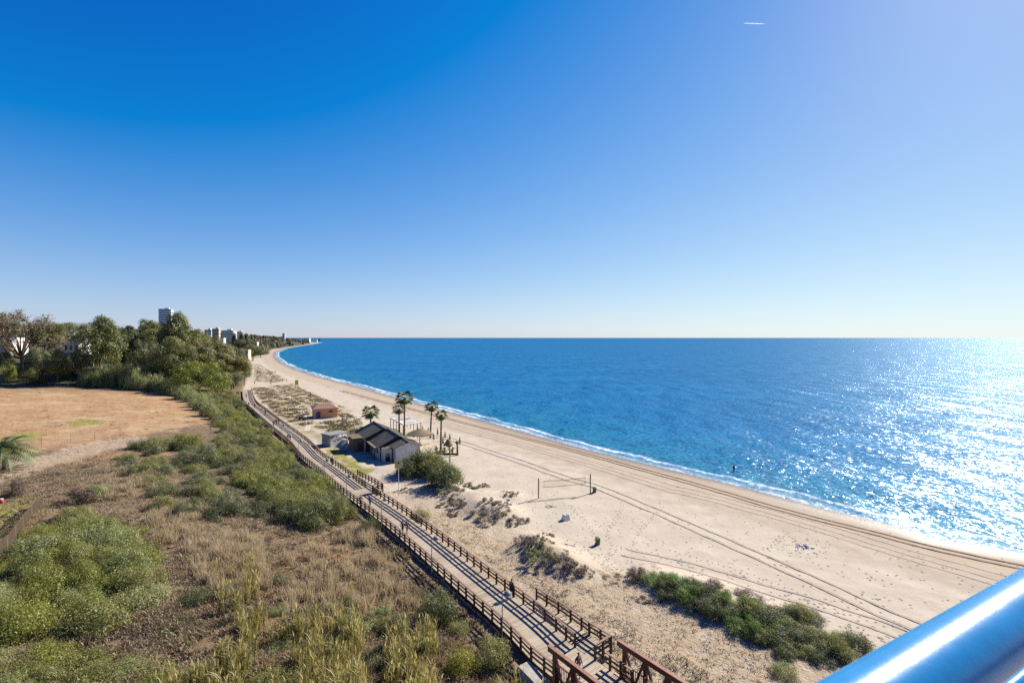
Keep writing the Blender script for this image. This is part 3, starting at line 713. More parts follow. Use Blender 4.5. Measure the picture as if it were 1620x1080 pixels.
M_pav = plain("weathered_white_boards", (.46, .44, .41), .85, .2, 1.5)
# white pavilion left of the restaurant
g = G(526, 705); pv = root("pavilion", "small white open pavilion with a flat grey roof beside the lawn", "pavilion", (g.x, g.y + 1.6, g.z), math.atan2(ra.y, ra.x) - R(90) + R(22))
w_, d_ = 4.6, 3.6
for (c, d) in (((0, -d_ / 2, .45), (w_, .16, 1.3)), ((-w_ / 2 + .08, 0, .45), (.16, d_ - .34, 1.3)), ((w_ / 2 - .08, 0, .45), (.16, d_ - .34, 1.3)), ((0, d_ / 2, 1.2), (w_, .16, 2.8))):
    m = MB(); m.box(c, d); m.obj("wall", M_pav, pv)
for xa in (-w_ / 2 + .12, -w_ / 6, w_ / 6, w_ / 2 - .12):
    m = MB(); m.box((xa, -d_ / 2, 1.85), (.16, .14, 1.5)); m.obj("post", M_pav, pv)
m = MB(); m.box((0, 0, 2.72), (w_ + .5, d_ + .5, .22)); m.obj("roof", plain("grey_roof_felt", (.20, .19, .18), .9, .2, 2.0), pv)
m = MB(); m.box((0, -d_ / 2 + .5, 1.12), (w_ - .5, .6, .06)); m.obj("counter", M_pav, pv)

# orange hut
g0, g1 = G(496, 662), G(537, 660)
hv = Vector((P(538, 660, .4)[0] - P(496.5, 661.5, .4)[0], P(538, 660, .4)[1] - P(496.5, 661.5, .4)[1], 0)); hw = 7.2
hr = math.atan2(ra.y, ra.x) - R(90) - R(4)
c0 = P(495.5, 661.5, .5)
hut = root("orange_hut", "small orange rendered hut with a terracotta hipped roof and blue door", "hut", (c0[0], c0[1], .35), hr)
hd, hh = 5.2, 3.0
m = MB(); m.add([(0, 0, -.5), (hw, 0, -.5), (hw, hd, -.5), (0, hd, -.5), (0, 0, hh), (hw, 0, hh), (hw, hd, hh), (0, hd, hh)], [(0, 1, 5, 4), (1, 2, 6, 5), (2, 3, 7, 6), (3, 0, 4, 7), (4, 5, 6, 7)]); m.obj("wall", M_orange, hut)
m = MB(); e = .35; zr = hh + 1.35
m.add([(-e, -e, hh + .02), (hw + e, -e, hh + .02), (hw + e, hd + e, hh + .02), (-e, hd + e, hh + .02), (1.7, hd / 2, zr), (hw - 1.7, hd / 2, zr), (-e, -e, hh - .1), (hw + e, -e, hh - .1), (hw + e, hd + e, hh - .1), (-e, hd + e, hh - .1)],
      [(0, 1, 5, 4), (2, 3, 4, 5), (1, 2, 5), (3, 0, 4), (6, 7, 1, 0), (7, 8, 2, 1), (8, 9, 3, 2), (9, 6, 0, 3), (9, 8, 7, 6)])
for k in range(34):
    x0 = -e + (hw + 2 * e) * k / 33; f = min(1, min(x0 + e, hw + e - x0) / (1.7 + e)); m.beam((x0, -e + .02, hh + .06), (x0 * .999, -e + (hd / 2 + e) * f, hh + .06 + 1.33 * f), .09, .06)
m.obj("roof", M_tile, hut)
m = MB(); m.box((1.5, -.03, 1.0), (1.25, .08, 2.2)); m.obj("door", M_blueDoor, hut)
m = MB(); m.box((5.2, -.03, 2.0), (1.2, .06, .6)); m.obj("window", M_darkglass, hut)
m = MB(); m.box((hw / 2, -.35, -.1), (hw + .8, .7, .3)); m.obj("plinth", M_cream, hut)

def far_building(px, py_top, wpx, D, label, zbase, mat_, rows, cols, depth=14, rz=.35, name="apartment_block", cat="building", roofbits=True):
    x = (px - CX) / F * D; ztop = CAMH + (HOR - py_top) / F * D; w = wpx / F * D / (abs(math.cos(rz)) + depth / max(1, wpx / F * D) * abs(math.sin(rz)) * .9)
    o = root(name, label, cat, (x, D, zbase), rz); H_ = ztop - zbase
    m = MB(); m.box((0, 0, H_ / 2), (w, depth, H_)); m.obj("wall", mat_, o)
    for j in range(rows):
        zz = H_ * (j + .62) / rows; hgt = H_ / rows * .34
        if rows > 3:
            m = MB(); m.box((0, -depth / 2 - .03, zz), (w * .86, .1, hgt)); m.obj("window_band", M_farglass, o)
            m = MB(); m.box((w / 2 + .03, 0, zz), (.1, depth * .82, hgt)); m.obj("window_band", M_farglass, o)
        else:
            for k in range(cols):
                m = MB(); m.box((-w / 2 + w * (k + .5) / cols, -depth / 2 - .03, zz), (w / cols * .5, .1, hgt)); m.obj("window", M_farglass, o)
        m = MB(); m.box((0, -depth / 2 - .45, zz - hgt * .85), (w * .98, .9, H_ / rows * .18)); m.obj("balcony", mat_, o)
    m = MB(); m.box((0, 0, H_ + .25), (w + .5, depth + .5, .5)); rf_ = m.obj("roof", M_concrete, o)
    if roofbits: m = MB(); m.box((w * .1, 0, H_ + 1.5), (w * .35, depth * .4, 2.2)); m.obj("stair_hut", mat_, rf_)
    return o
M_tower = plain("grey_tower_render", (.62, .63, .65), .8, .1, .2)
far_building(263, 489.5, 20, 700, "tall grey tower block rising behind the trees", 12, M_tower, 16, 5, 16, .45)
far_building(343, 520.5, 12, 640, "cream apartment building on the skyline among trees", 14, M_cream, 5, 4, 12, .3)
far_building(331, 522, 12, 700, "pale grey building just beside the cream one on the skyline", 14, M_white, 5, 4, 12, .3)
far_building(362, 523, 20, 760, "wide stepped pale apartment complex on the wooded skyline", 14, M_white, 6, 8, 14, .2)
far_building(380, 525, 10, 800, "small pale block ending the row of skyline apartments", 14, M_white, 5, 4, 14, .4)
far_building(449, 527.5, 4.5, 1700, "distant grey tower standing alone over the far woods", 20, M_tower, 10, 3, 10, .3)
far_building(486, 535, 9, 2250, "low white houses cluster at the tip of the headland", 4, M_white, 3, 6, 16, .1, "white_house", "house", False)
far_building(499, 537.2, 6, 2350, "last white house standing on the headland point", 3, M_white, 2, 3, 12, .2, "white_house", "house", False)
far_building(386, 553.5, 18, 420, "flat roofed beach house half hidden by trees above the sand", 3, M_cream, 2, 4, 7, .2, "beach_house", "house", False)
far_building(405, 541, 7, 620, "sand coloured house among the coastal trees", 8, M_cream, 2, 3, 8, .2, "beach_house", "house", False)
far_building(354, 535, 4, 420, "tiny white gable showing through the olive trees", 8, M_white, 2, 1, 5, .2, "white_house", "house", False)

def villa(px, py_base, py_top, wpx, label, mat_, rz=.15, depth=8, cols=4, name="villa"):
    g = G(px, py_base); D = g.y; w = wpx / F * D; H_ = (py_base - py_top) / F * D
    o = root(name, label, "house", (g.x, g.y + depth / 2, g.z), rz)
    m = MB(); m.box((0, 0, H_ / 2 - .5), (w, depth, H_ + 1)); m.obj("wall", mat_, o)
    m = MB(); m.box((0, 0, H_ + .15), (w + .6, depth + .6, .3)); m.obj("roof", M_white, o)
    m = MB(); m.box((w * .2, 1.0, H_ + 1.1), (w * .4, depth * .5, 1.6)); m.obj("upper_storey", mat_, o)
    for k in range(cols):
        xx = -w / 2 + w * (k + .5) / cols; m = MB(); m.box((xx, -depth / 2 - .02, H_ * .55), (w / cols * .5, .1, H_ * .4)); m.obj("window", M_darkglass, o)
    return o
villa(107, 560, 541.5, 30, "white flat roofed villa behind the trees beyond the field", M_white, .1, 9)
villa(5, 562, 540, 20, "pale villa at the edge of the view behind the bare tree", M_white, .05, 9)
def garden_wall(a, b_, hpx, label, mat_):
    p, q = G(*a), G(*b_); H_ = hpx / F * p.y; m = MB(); d = q - p; n = 8
    for k in range(n):
        u0, u1 = p.lerp(q, k / n), p.lerp(q, (k + 1) / n); m.beam(u0 - p + Vector((0, 0, H_ / 2 - .4)), u1 - p + Vector((0, 0, H_ / 2 - .4)) - (u1 - u0) * .0, .3, H_ + .8)
    o = root("garden_wall", label, "wall", tuple(p)); m.obj("panel", mat_, o)
    m = MB(); m.beam(Vector((0, 0, H_ + .06)), d + Vector((0, 0, H_ + .06)), .42, .12); m.obj("coping", M_white, o)
garden_wall((5, 592), (56, 589), 17, "long cream garden wall behind the bare tree", plain("shaded_cream_render", (.36, .28, .185), .9, .25, .5))  # cream render darkened, the wall's part shade put into its colour
garden_wall((60, 588), (108, 584), 14, "cream garden wall behind the spiky garden plants", M_cream)
garden_wall((131, 580), (148, 579), 17, "short bright white wall between the cactus and dark trees", M_white)

# ================================================================== VEGETATION
M_olive = leafmat("olive_shrub_leaves", [(0, (.085, .09, .02)), (.45, (.205, .205, .05)), (1, (.36, .335, .11))])
M_pale = leafmat("pale_shrub_leaves", [(0, (.10, .12, .033)), (.45, (.23, .245, .075)), (1, (.40, .39, .16))])
M_bright = leafmat("bright_green_leaves", [(0, (.09, .105, .012)), (.5, (.215, .225, .03)), (1, (.37, .34, .065))])
M_dark = leafmat("dark_green_leaves", [(0, (.038, .05, .016)), (.5, (.105, .12, .036)), (1, (.21, .215, .08))])
M_vivid = leafmat("vivid_green_leaves", [(0, (.055, .105, .016)), (.5, (.155, .235, .036)), (1, (.30, .37, .07))])
M_yellow = leafmat("yellow_green_leaves", [(0, (.12, .13, .015)), (.5, (.28, .26, .03)), (1, (.42, .36, .06))])
M_brown = leafmat("dry_brown_twigs", [(0, (.07, .05, .03)), (.5, (.17, .125, .075)), (1, (.30, .235, .15))], .15)
M_russet = leafmat("russet_scrub", [(0, (.05, .03, .022)), (.5, (.14, .082, .055)), (1, (.25, .165, .11))], .15)
M_tan = leafmat("tan_dry_grass", [(0, (.10, .07, .035)), (.35, (.21, .15, .082)), (.7, (.38, .285, .16)), (1, (.62, .50, .32))], .5)
M_reed = leafmat("yellowing_reeds", [(0, (.13, .115, .028)), (.4, (.29, .245, .07)), (.75, (.45, .36, .13)), (1, (.56, .47, .27))], .5)
M_goldtree = leafmat("golden_olive_leaves", [(0, (.07, .07, .018)), (.5, (.19, .172, .045)), (1, (.35, .295, .085))])
M_euc = leafmat("eucalyptus_leaves", [(0, (.045, .055, .015)), (.5, (.132, .142, .036)), (1, (.29, .28, .085))])
M_grey = leafmat("grey_green_leaves", [(0, (.065, .068, .03)), (.5, (.165, .165, .07)), (1, (.31, .30, .145))])
M_pine = leafmat("bright_pine_needles", [(0, (.085, .10, .010)), (.5, (.225, .245, .024)), (1, (.40, .40, .045))])
M_bark = plain("grey_brown_bark", (.13, .095, .065), .95, .35, 4.0, .1)
M_palmbark = plain("palm_trunk", (.16, .11, .07), .95, .3, 8.0, .1)

def rand_dirs(n, up=0.0):
    d = rng.normal(size=(n, 3)); d[:, 2] += up; return unit(d)
def clump_leaves(C, Rr, n, leaf, flat=1.0, shell=(.72, 1.08), up=.35, vspread=.7):
    C = np.asarray(C, float); Rr = np.asarray(Rr, float); pr = Rr ** 2 / np.sum(Rr ** 2)
    k = rng.choice(len(C), n, p=pr); d = rand_dirs(n, up)
    rr = Rr[k] * rng.uniform(shell[0], shell[1], n); Pp = C[k] + d * rr[:, None] * np.array([1, 1, flat])
    cv = rng.random(len(C)); v = np.clip(cv[k] * vspread + rng.random(n) * (1 - vspread), 0, 1)
    return leaf_arrays(Pp, d + rng.normal(size=(n, 3)) * .42, leaf * rng.uniform(.6, 1.35, n), v)
def sprigs(C, Rr, ns, leaf, length, per=12, up=.9, spread=.6):
    k = rng.choice(len(C), ns, p=Rr ** 2 / np.sum(Rr ** 2)); d = rand_dirs(ns, up); st = C[k] + d * Rr[k][:, None] * .7
    dr = unit(d + np.array([0, 0, spread]) + rng.normal(size=(ns, 3)) * .25); L = length * rng.uniform(.5, 1.25, ns); j = np.repeat(np.arange(ns), per); t = np.tile(np.linspace(.1, 1, per), ns)
    pos = st[j] + dr[j] * (L[j] * t)[:, None] + np.array([0, 0, -.25]) * (L[j] * t ** 2)[:, None]
    ax = unit(dr[j] * .8 + rng.normal(size=(len(j), 3)) * .75); nn = unit(np.cross(ax, rng.normal(size=ax.shape))); nn[nn[:, 2] < 0] *= -1; W = np.cross(nn, ax); sz = leaf * rng.uniform(.7, 1.3, len(j))[:, None]
    V = np.stack([pos, pos + ax * sz + W * sz * .3, pos + ax * sz * 2, pos + ax * sz - W * sz * .3], 1).reshape(-1, 3)
    return V, np.arange(len(V)).reshape(-1, 4), np.clip(rng.random(ns)[j] * .55 + rng.random(len(j)) * .45, 0, 1)
def dome_bush(name, n, leaf, nc, mat, spread=.62, twig=False, rmin=.16, rmax=.34, zf=.62, ns=230):
    C, Rr = [], []
    for i in range(nc):
        a = rng.uniform(0, 6.283); q = spread * math.sqrt(rng.random()); r = rng.uniform(rmin, rmax)
        z = max(r * .55, zf * (1 - (q / .85) ** 2) * rng.uniform(.45, 1.15)) if i % 5 > 1 else r * .4
        if i % 5 <= 1: q = min(.8, q * 1.15)
        C.append((q * math.cos(a), q * math.sin(a), z)); Rr.append(r)
    C = np.array(C); Rr = np.array(Rr)
    V, Fq, v = merge(clump_leaves(C, Rr, int(n * .6), leaf * .9, 1, (.55, 1.1), .3, .45), sprigs(C, Rr, ns, leaf * .62, .34))
    V[:, 2] = np.maximum(V[:, 2], -.12)
    me = np_mesh(name, V, Fq, v); me.materials.append(mat); return me
def scrub_mat(name, mat):
    """low broken scrub: many small tufts with bare gaps"""
    C, Rr = [], []
    for i in range(34):
        a = rng.uniform(0, 6.283); q = math.sqrt(rng.random()) * (.95 + .25 * math.sin(3 * a)); r = rng.uniform(.08, .2); C.append((q * math.cos(a), q * math.sin(a), r * .5 + .45 * max(0, 1 - q) * rng.random())); Rr.append(r)
    C = np.array(C); Rr = np.array(Rr)
    V, Fq, v = merge(clump_leaves(C, Rr, 4200, .033, 1.3, (.4, 1.1), .4, .6), sprigs(C, Rr, 170, .024, .2, 10, 1.0, .5)); V[:, 2] = np.maximum(V[:, 2], -.1)
    me = np_mesh(name, V, Fq, v); me.materials.append(mat); return me
SHR = {}
for key, mat in (("olive", M_olive), ("pale", M_pale), ("bright", M_bright), ("dark", M_dark), ("vivid", M_vivid), ("yellow", M_yellow), ("brown", M_brown), ("russet", M_russet), ("grey", M_grey)):
    SHR[key] = [dome_bush("shrub_" + key, 9500, .031, 20 + 6 * j, mat) for j in range(3 if key in ("olive", "pale", "bright") else 2)]
SCRUB = {k: [scrub_mat("scrub_" + k, m) for _ in range(2)] for k, m in (("grey", M_grey), ("brown", M_brown), ("olive", M_olive), ("russet", M_russet), ("dark", M_dark))}
HEDGE = [dome_bush("shrub_hedge", 9000, .034, 30, M_pale, .64, rmin=.16, rmax=.30, ns=320), dome_bush("shrub_hedge_pale", 9000, .034, 30, M_pale, .64, rmin=.16, rmax=.30, ns=320)]
BIGDARK = [dome_bush("shrub_dense", 9000, .036, 26, M_dark, .62, rmin=.16, rmax=.30, ns=300), dome_bush("shrub_dense_olive", 9000, .036, 26, M_olive, .62, rmin=.16, rmax=.30, ns=300)]
def shrub(px, py, wpx, hpx, kind, label, group=None, name="shrub", pos=None, me=None):
    g = pos if pos is not None else G(px, py); D = g.y
    rx = wpx / 2 * D / F; rz_ = hpx * D / F
    o = bpy.data.objects.new(name, me or random.choice(SHR[kind])); COL.objects.link(o)
    yy = g.y + (rx * .4 if pos is None else 0); o.location = (g.x, yy, (hz(g.x, yy) if pos is None else g.z) - .08); o.rotation_euler = (0, 0, random.uniform(0, 6.28)); o.scale = (rx, rx * random.uniform(.85, 1.1), rz_)
    return tag(o, label, "shrub", group)
def field_pts(n, seed=0, umin=-1.3, umax=1.3, dmin=20, dmax=300, mode='img'):
    r = np.random.default_rng(seed); u = r.uniform(umin, umax, n)
    D = 1 / r.uniform(1 / dmax, 1 / dmin, n) if mode == 'img' else np.exp(r.uniform(math.log(dmin), math.log(dmax), n))
    X = u * D; z, s, b = base_h(X, D); px, py = proj(X, D, z)
    return np.stack([X, D, z], 1), px, py, s, b
def thicket(poly, spacing, wm, hm, kinds, label, group, cap, seed, bmin=1.5, name="shrub"):
    Pp, px, py, s, b = field_pts(60000, seed, -1.35, 1.35, 20, 260)
    ok = inpoly(px, py, poly) & ((b > bmin) | (b < -6)); Pp = Pp[ok]; kept = []
    cnt = 0
    for p in Pp:
        if all((p[0] - k[0]) ** 2 + (p[1] - k[1]) ** 2 > spacing ** 2 for k in kept):
            kept.append(p); w = random.uniform(*wm); h = random.uniform(*hm); D = p[1]
            shrub(0, 0, w * F / D, h * F / D, random.choice(kinds), label, group, name, pos=Vector(p)); cnt += 1
            if cnt >= cap: break
    return cnt
n1 = thicket([(300, 622), (372, 622), (384, 650), (418, 690), (470, 735), (525, 785), (545, 828), (490, 838), (440, 812), (400, 770), (372, 752), (352, 742), (330, 730), (352, 690), (335, 660)], 2.5, (4.4, 7.2), (1.7, 3.6),
        ["olive", "olive", "olive", "bright", "dark", "grey"], "olive green shrub of the dense thicket between the ploughed field and the boardwalk", "shrubs of the thicket along the boardwalk", 122, 11, 1.9)
hb = [(128, 611), (170, 612), (250, 620), (300, 636), (332, 662)]
for k, x in enumerate(np.r_[np.arange(132, 300, 13), np.arange(300, 334, 9)]):
    y = np.interp(x, [h_[0] for h_ in hb], [h_[1] for h_ in hb]) + random.uniform(-2, 1); hh = np.interp(x, [128, 150, 200, 260, 332], [27, 38, 38, 29, 25]) * random.uniform(.85, 1.1)
    shrub(x, y, random.uniform(30, 44), hh, None, "tall rounded shrub of the hedge bordering the far edge of the ploughed field", "hedge shrubs along the field", "shrub", me=HEDGE[k % 2])
for k, (x, y) in enumerate([(150, 606), (175, 604), (200, 606), (225, 609), (255, 612), (285, 622), (315, 640)]):
    shrub(x, y, random.uniform(36, 46), np.interp(x, [150, 200, 315], [36, 38, 26]), None, "tall rounded shrub of the hedge bordering the far edge of the ploughed field", "hedge shrubs along the field", "shrub", me=HEDGE[(k + 1) % 2])
n3 = thicket([(-60, 985), (5, 915), (42, 862), (82, 818), (130, 822), (225, 850), (238, 905), (215, 962), (150, 1000), (80, 1008), (-60, 1010)], 2.4, (4.2, 6.6), (1.5, 3.4),
        ["pale", "bright", "olive", "pale", "bright"], "pale green leafy shrub massed beside the brown mesh fence", "pale shrubs beside the mesh fence", 46, 13)
n4 = thicket([(-60, 1040), (60, 1032), (160, 1040), (250, 1060), (330, 1072), (480, 1066), (500, 1140), (-60, 1140)], 1.9, (2.8, 4.8), (.6, 1.3),
        ["bright", "olive", "pale", "olive"], "low leafy green shrub in the nearest scrub at the bottom edge", "nearest low shrubs", 34, 14)
n5 = thicket([(190, 745), (205, 715), (250, 695), (335, 690), (350, 740), (400, 775), (410, 815), (345, 812), (300, 818), (250, 805), (215, 770)], 2.3, (3.4, 6.0), (1.4, 2.8),
        ["dark", "olive", "grey"], "rounded grey green shrub on the dry slope left of the boardwalk thicket", "shrubs on the dry slope", 42, 15)
n8 = thicket([(420, 960), (560, 960), (660, 985), (700, 1060), (690, 1110), (560, 1120), (430, 1080)], 1.9, (1.8, 3.2), (.7, 1.5),
        ["grey", "pale", "olive", "pale"], "grey green shrub growing among the straw coloured reeds", "shrubs among the reeds", 16, 18)
n6 = thicket([(1018, 915), (1060, 912), (1110, 930), (1180, 955), (1240, 985), (1225, 1015), (1180, 1000), (1120, 975), (1060, 948)], 1.0, (2.4, 3.8), (.8, 1.5),
        ["vivid", "vivid", "vivid", "dark"], "vivid green low shrub of the long clump on the sand above the beach", "green clump on the sand", 60, 16, name="beach_shrub")
n7 = thicket([(1180, 965), (1290, 975), (1300, 1000), (1362, 1020), (1350, 1045), (1290, 1045), (1240, 1035), (1190, 1012)], 1.05, (2.4, 3.8), (.8, 1.6),
        ["dark", "olive", "dark", "grey"], "dark olive shrub of the clump on the sand nearest the blue handrail", "dark clump by the handrail", 40, 17, name="beach_shrub")
one = [(24, 596, 30, 20, "dark", "dark bush against the cream garden wall under the bare tree"), (48, 597, 26, 16, "olive", "olive bush at the end of the cream garden wall"), (96, 598, 34, 18, "dark", "dark low bush between the two spiky garden plants"),
       (110, 800, 70, 28, "russet", "reddish dry shrub at the top of the mesh fence"), (130, 795, 60, 30, "pale", "feathery pale green shrub by the top of the mesh fence"),
       (218, 752, 62, 24, "olive", "olive shrub standing alone on the dry slope below the dirt track"), (243, 712, 70, 24, "olive", "wide green shrub at the end of the dirt track"),
       (292, 712, 52, 34, "bright", "bright green upright shrub at the end of the dirt track"), (318, 735, 60, 40, "grey", "grey green bushy shrub right of the dirt track end"),
       (345, 822, 80, 26, "dark", "low dark green shrub on the dry slope amid straw"), (490, 836, 90, 50, "dark", "big dark shrub at the lower end of the thicket"),
       (450, 812, 70, 38, "olive", "olive shrub next to the big dark one at the thicket's lower end"), (583, 842, 40, 30, "dark", "single dark green bush against the landward railing, by the third lamp"),
       (692, 985, 88, 62, "dark", "large round dark green bush beside the boardwalk, in front of the near railing"), (726, 1005, 44, 26, "olive", "small olive bush under the large round dark one"),
       (775, 1058, 82, 48, "olive", "olive bush against the railing just before the concrete pillar"), (728, 1072, 74, 46, "yellow", "yellow green feathery bush near the concrete pillar"),
       (668, 1040, 50, 30, "grey", "grey green bush among the reeds near the boardwalk"), (300, 955, 62, 24, "dark", "dark green bush alone in the dry grass"),
       (440, 925, 40, 22, "grey", "small grey green bush in the dry grass centre"), (548, 935, 30, 13, "yellow", "small bright yellow green tuft bush in the dry grass"),
       (558, 1000, 84, 34, "pale", "wide silvery green bush behind the yellow reeds"), (630, 1002, 46, 38, "grey", "narrow silvery bush between the reeds and the round dark bush"),
       (640, 1056, 60, 34, "dark", "dark bush at the foot of the yellow reeds"), (1008, 916, 44, 20, "russet", "russet dry shrub ending the green clump on the sand"),
       (1130, 935, 60, 14, "russet", "low russet scrub behind the vivid green clump"), (1190, 950, 56, 15, "russet", "russet scrub on the beach side of the green clump"),
       (1246, 1075, 50, 26, "pale", "pale silvery bush under the dark clump near the handrail"), (1330, 1040, 62, 36, "olive", "olive bush right by the blue handrail"),
       (1270, 985, 60, 28, "olive", "upright olive bush where the green clump turns dark"),
       (664, 824, 50, 18, "olive", "rounded olive scrub against the seaward railing, before the dune mounds"), (10, 603, 26, 34, "bright", "bright green bush behind the field at the far edge of view"),
       (14, 787, 40, 30, "russet", "dry brown bush around the foot of the feathery palm"), (375, 905, 40, 10, "brown", "low brown bush in the straw coloured grass"), 
       (35, 607, 60, 8, "olive", "low green border plants at the far end of the ploughed field")]
for a in one: shrub(*a)
# dune scrub: separate tufts on the mounds
tufts = [(690, 776, 40, 14, "grey"), (712, 782, 44, 15, "brown"), (742, 772, 34, 11, "grey"), (765, 770, 18, 10, "brown"), (728, 800, 36, 15, "brown"), (772, 795, 26, 12, "brown"), (790, 800, 26, 11, "brown"),
         (775, 822, 52, 20, "brown"), (815, 828, 34, 17, "brown"), (806, 784, 24, 9, "brown"), (700, 800, 22, 7, "grey"), (720, 815, 26, 9, "brown"), (832, 860, 36, 17, "russet"), (855, 862, 34, 20, "brown"), (862, 885, 48, 20, "olive"), (885, 892, 44, 20, "brown"), (905, 905, 38, 20, "russet"), (922, 908, 30, 16, "brown"), (850, 878, 34, 15, "dark"),
         (868, 848, 22, 8, "brown"), (870, 802, 14, 5, "brown"), (895, 862, 10, 4, "russet"), (905, 864, 9, 4, "russet"), (970, 922, 50, 8, "brown"), (1030, 955, 40, 9, "russet"), (560, 690, 40, 8, "olive"), (535, 682, 46, 9, "olive"), (548, 672, 30, 6, "brown"), (515, 676, 30, 6, "olive"), (640, 778, 26, 7, "brown"), (795, 815, 14, 7, "olive")]
for k, (a, b_, w, h, kd) in enumerate(tufts):
    shrub(a, b_, w * 1.2, h * .85, kd, "dry %s scrub tuft on the sandy dune between the boardwalk and the open beach" % {"grey": "grey green", "brown": "brown", "olive": "olive", "russet": "russet", "dark": "dark green"}[kd], "dry dune scrub tufts, " + kd, "dune_scrub", me=random.choice(SCRUB[kd]))
# big dark bushes beside the restaurant
for a, b_, w, h, me, lab in [(655, 748, 62, 40, BIGDARK[0], "dark green bush hiding the corner of the restaurant's white gable"), (676, 752, 66, 44, BIGDARK[1], "olive topped bush in the middle of the clump beside the restaurant"),
                             (700, 768, 70, 42, BIGDARK[0], "large dark grey green bush on the beach side of the restaurant clump"), (642, 756, 48, 32, BIGDARK[0], "dark bush behind the yellow sign post")]:
    shrub(a, b_, w, h, None, lab, None, "dense_bush", me=me)
shrub(690, 758, 62, 42, None, "dense green bush filling the middle of the clump seaward of the sign post", None, "dense_bush", me=BIGDARK[1])
shrub(712, 764, 46, 34, None, "outermost grey green bush of the restaurant clump, facing the open beach", None, "dense_bush", me=BIGDARK[0])
shrub(603, 716, 26, 22, None, "dark creeper bush against the restaurant's side between the annex and roof", None, "dense_bush", me=BIGDARK[0])

# low growth that closes the gaps between the thicket's shrubs
def undergrowth(name, polys, cnt, seed, hh, leaf, mat, per=26, bmin=1.2):
    allp = []
    for pl in polys:
        A, px, py, s_, b_ = field_pts(60000, seed, -1.35, 1.35, 20, 260); ok = inpoly(px, py, pl) & ((b_ > bmin) | (b_ < -6)); allp.append(A[ok][:cnt]); seed += 1
    A = np.concatenate(allp); n = len(A); k = np.repeat(np.arange(n), per); d = rand_dirs(len(k), .7); r_ = rng.uniform(.5, 1.1, n)[k]
    Q = A[k] + d * (r_ * rng.uniform(.5, 1.1, len(k)))[:, None] * np.array([1, 1, .9]); Q[:, 2] = A[k, 2] + np.abs(Q[:, 2] - A[k, 2]) * rng.uniform(hh[0], hh[1], n)[k]
    V, Fq, v = leaf_arrays(Q, d + rng.normal(size=d.shape) * .5, leaf * rng.uniform(.7, 1.3, len(k)), np.clip(rng.random(n)[k] * .6 + rng.random(len(k)) * .4, 0, 1), .35)
    tag(mobj(name, np_mesh(name, V, Fq, v), mat), kind="stuff")
TH1 = [(320, 640), (372, 622), (384, 650), (418, 690), (470, 735), (525, 785), (545, 828), (490, 838), (440, 812), (400, 775), (350, 740), (345, 690)]
undergrowth("thicket_undergrowth", [TH1], 1500, 211, (.8, 1.7), .11, M_olive)
undergrowth("fence_undergrowth", [[(-60, 985), (5, 915), (42, 862), (82, 822), (130, 830), (222, 855), (232, 905), (205, 955), (150, 990), (80, 1000), (-60, 1010)], [(-60, 1020), (60, 1015), (160, 1030), (250, 1050), (330, 1066), (480, 1062), (500, 1140), (-60, 1140)]], 900, 231, (.5, 1.2), .07, M_bright)
# ---- loose ground plants (nobody could count these)
LEFT = [(-80, 742), (60, 745), (140, 725), (230, 700), (330, 690), (380, 640), (420, 690), (500, 755), (604, 836), (700, 925), (800, 1030), (850, 1120), (850, 1200), (-80, 1200)]
Pp, px, py, s_, b_ = field_pts(150000, 21, -1.3, .2, 25, 130)
ok = inpoly(px, py, LEFT) & (b_ > .6) & (undul(Pp[:, 0] + 9, Pp[:, 1], 3.1) + .7 * undul(Pp[:, 0], Pp[:, 1] + 5, 1.1) + rng.normal(size=len(Pp)) * .12 + .5 * undul(Pp[:, 0] + 60, Pp[:, 1] + 20, 14) > .0); Pp = Pp[ok][:46000]; bigp = sm(undul(Pp[:, 0] - 30, Pp[:, 1], 11) * 1.6 + .5)
patch = undul(Pp[:, 0], Pp[:, 1], 5) + undul(Pp[:, 0], Pp[:, 1], 1.7) * .6
n = len(Pp); tall = np.clip((patch + .1) * 2.2, 0, 1)
h = rng.uniform(.06, .22, n) + tall * rng.uniform(.05, .45, n)
parts = []
for k in range(5):
    q = Pp + np.c_[rng.normal(size=(n, 2)) * .16, np.zeros(n)]
    parts.append(blade_arrays(q, h * rng.uniform(.6, 1.2, n), .035 + rng.uniform(0, .04, n), rng.uniform(.3, 1.1, n), np.clip(rng.random(n) * .45 + tall * .2 + bigp * .35, 0, 1)))
V, Fq, v = merge(*parts)
tag(mobj("dry_grass", np_mesh("dry_grass", V, Fq, v), M_tan), kind="stuff")
Pq, px, py, s_, b_ = field_pts(90000, 22, -1.3, .2, 25, 130)
ok = inpoly(px, py, LEFT) & (b_ > .6); Pq = Pq[ok]
sel = (undul(Pq[:, 0] + 40, Pq[:, 1], 4) + .7 * undul(Pq[:, 0], Pq[:, 1] + 17, 1.3)) > -.05; Pq = Pq[sel][:12000]; n = len(Pq)
k = np.repeat(np.arange(n), 16); d = rand_dirs(len(k), .6); rr = rng.uniform(.12, .34, n)[k] * rng.uniform(.5, 1, len(k))
Q = Pq[k] + d * rr[:, None] * np.array([1.2, 1.2, .8]); Q[:, 2] = np.maximum(Q[:, 2], Pq[k, 2] + .02)
V, Fq, v = leaf_arrays(Q, d + rng.normal(size=d.shape) * .6, rng.uniform(.05, .1, len(k)), np.clip(.45 + 1.3 * (undul(Pq[:, 0] + 8, Pq[:, 1] - 4, 7) + .5 * undul(Pq[:, 0], Pq[:, 1] - 14, 2.6))[k] + (rng.random(len(k)) - .5) * .3, 0, 1))
M_herb = leafmat("dry_herbs", [(0, (.06, .042, .024)), (.3, (.15, .105, .055)), (.6, (.24, .18, .09)), (.75, (.13, .14, .04)), (1, (.20, .20, .06))], .2)
tag(mobj("low_scrub", np_mesh("low_scrub", V, Fq, v), M_herb), kind="stuff")
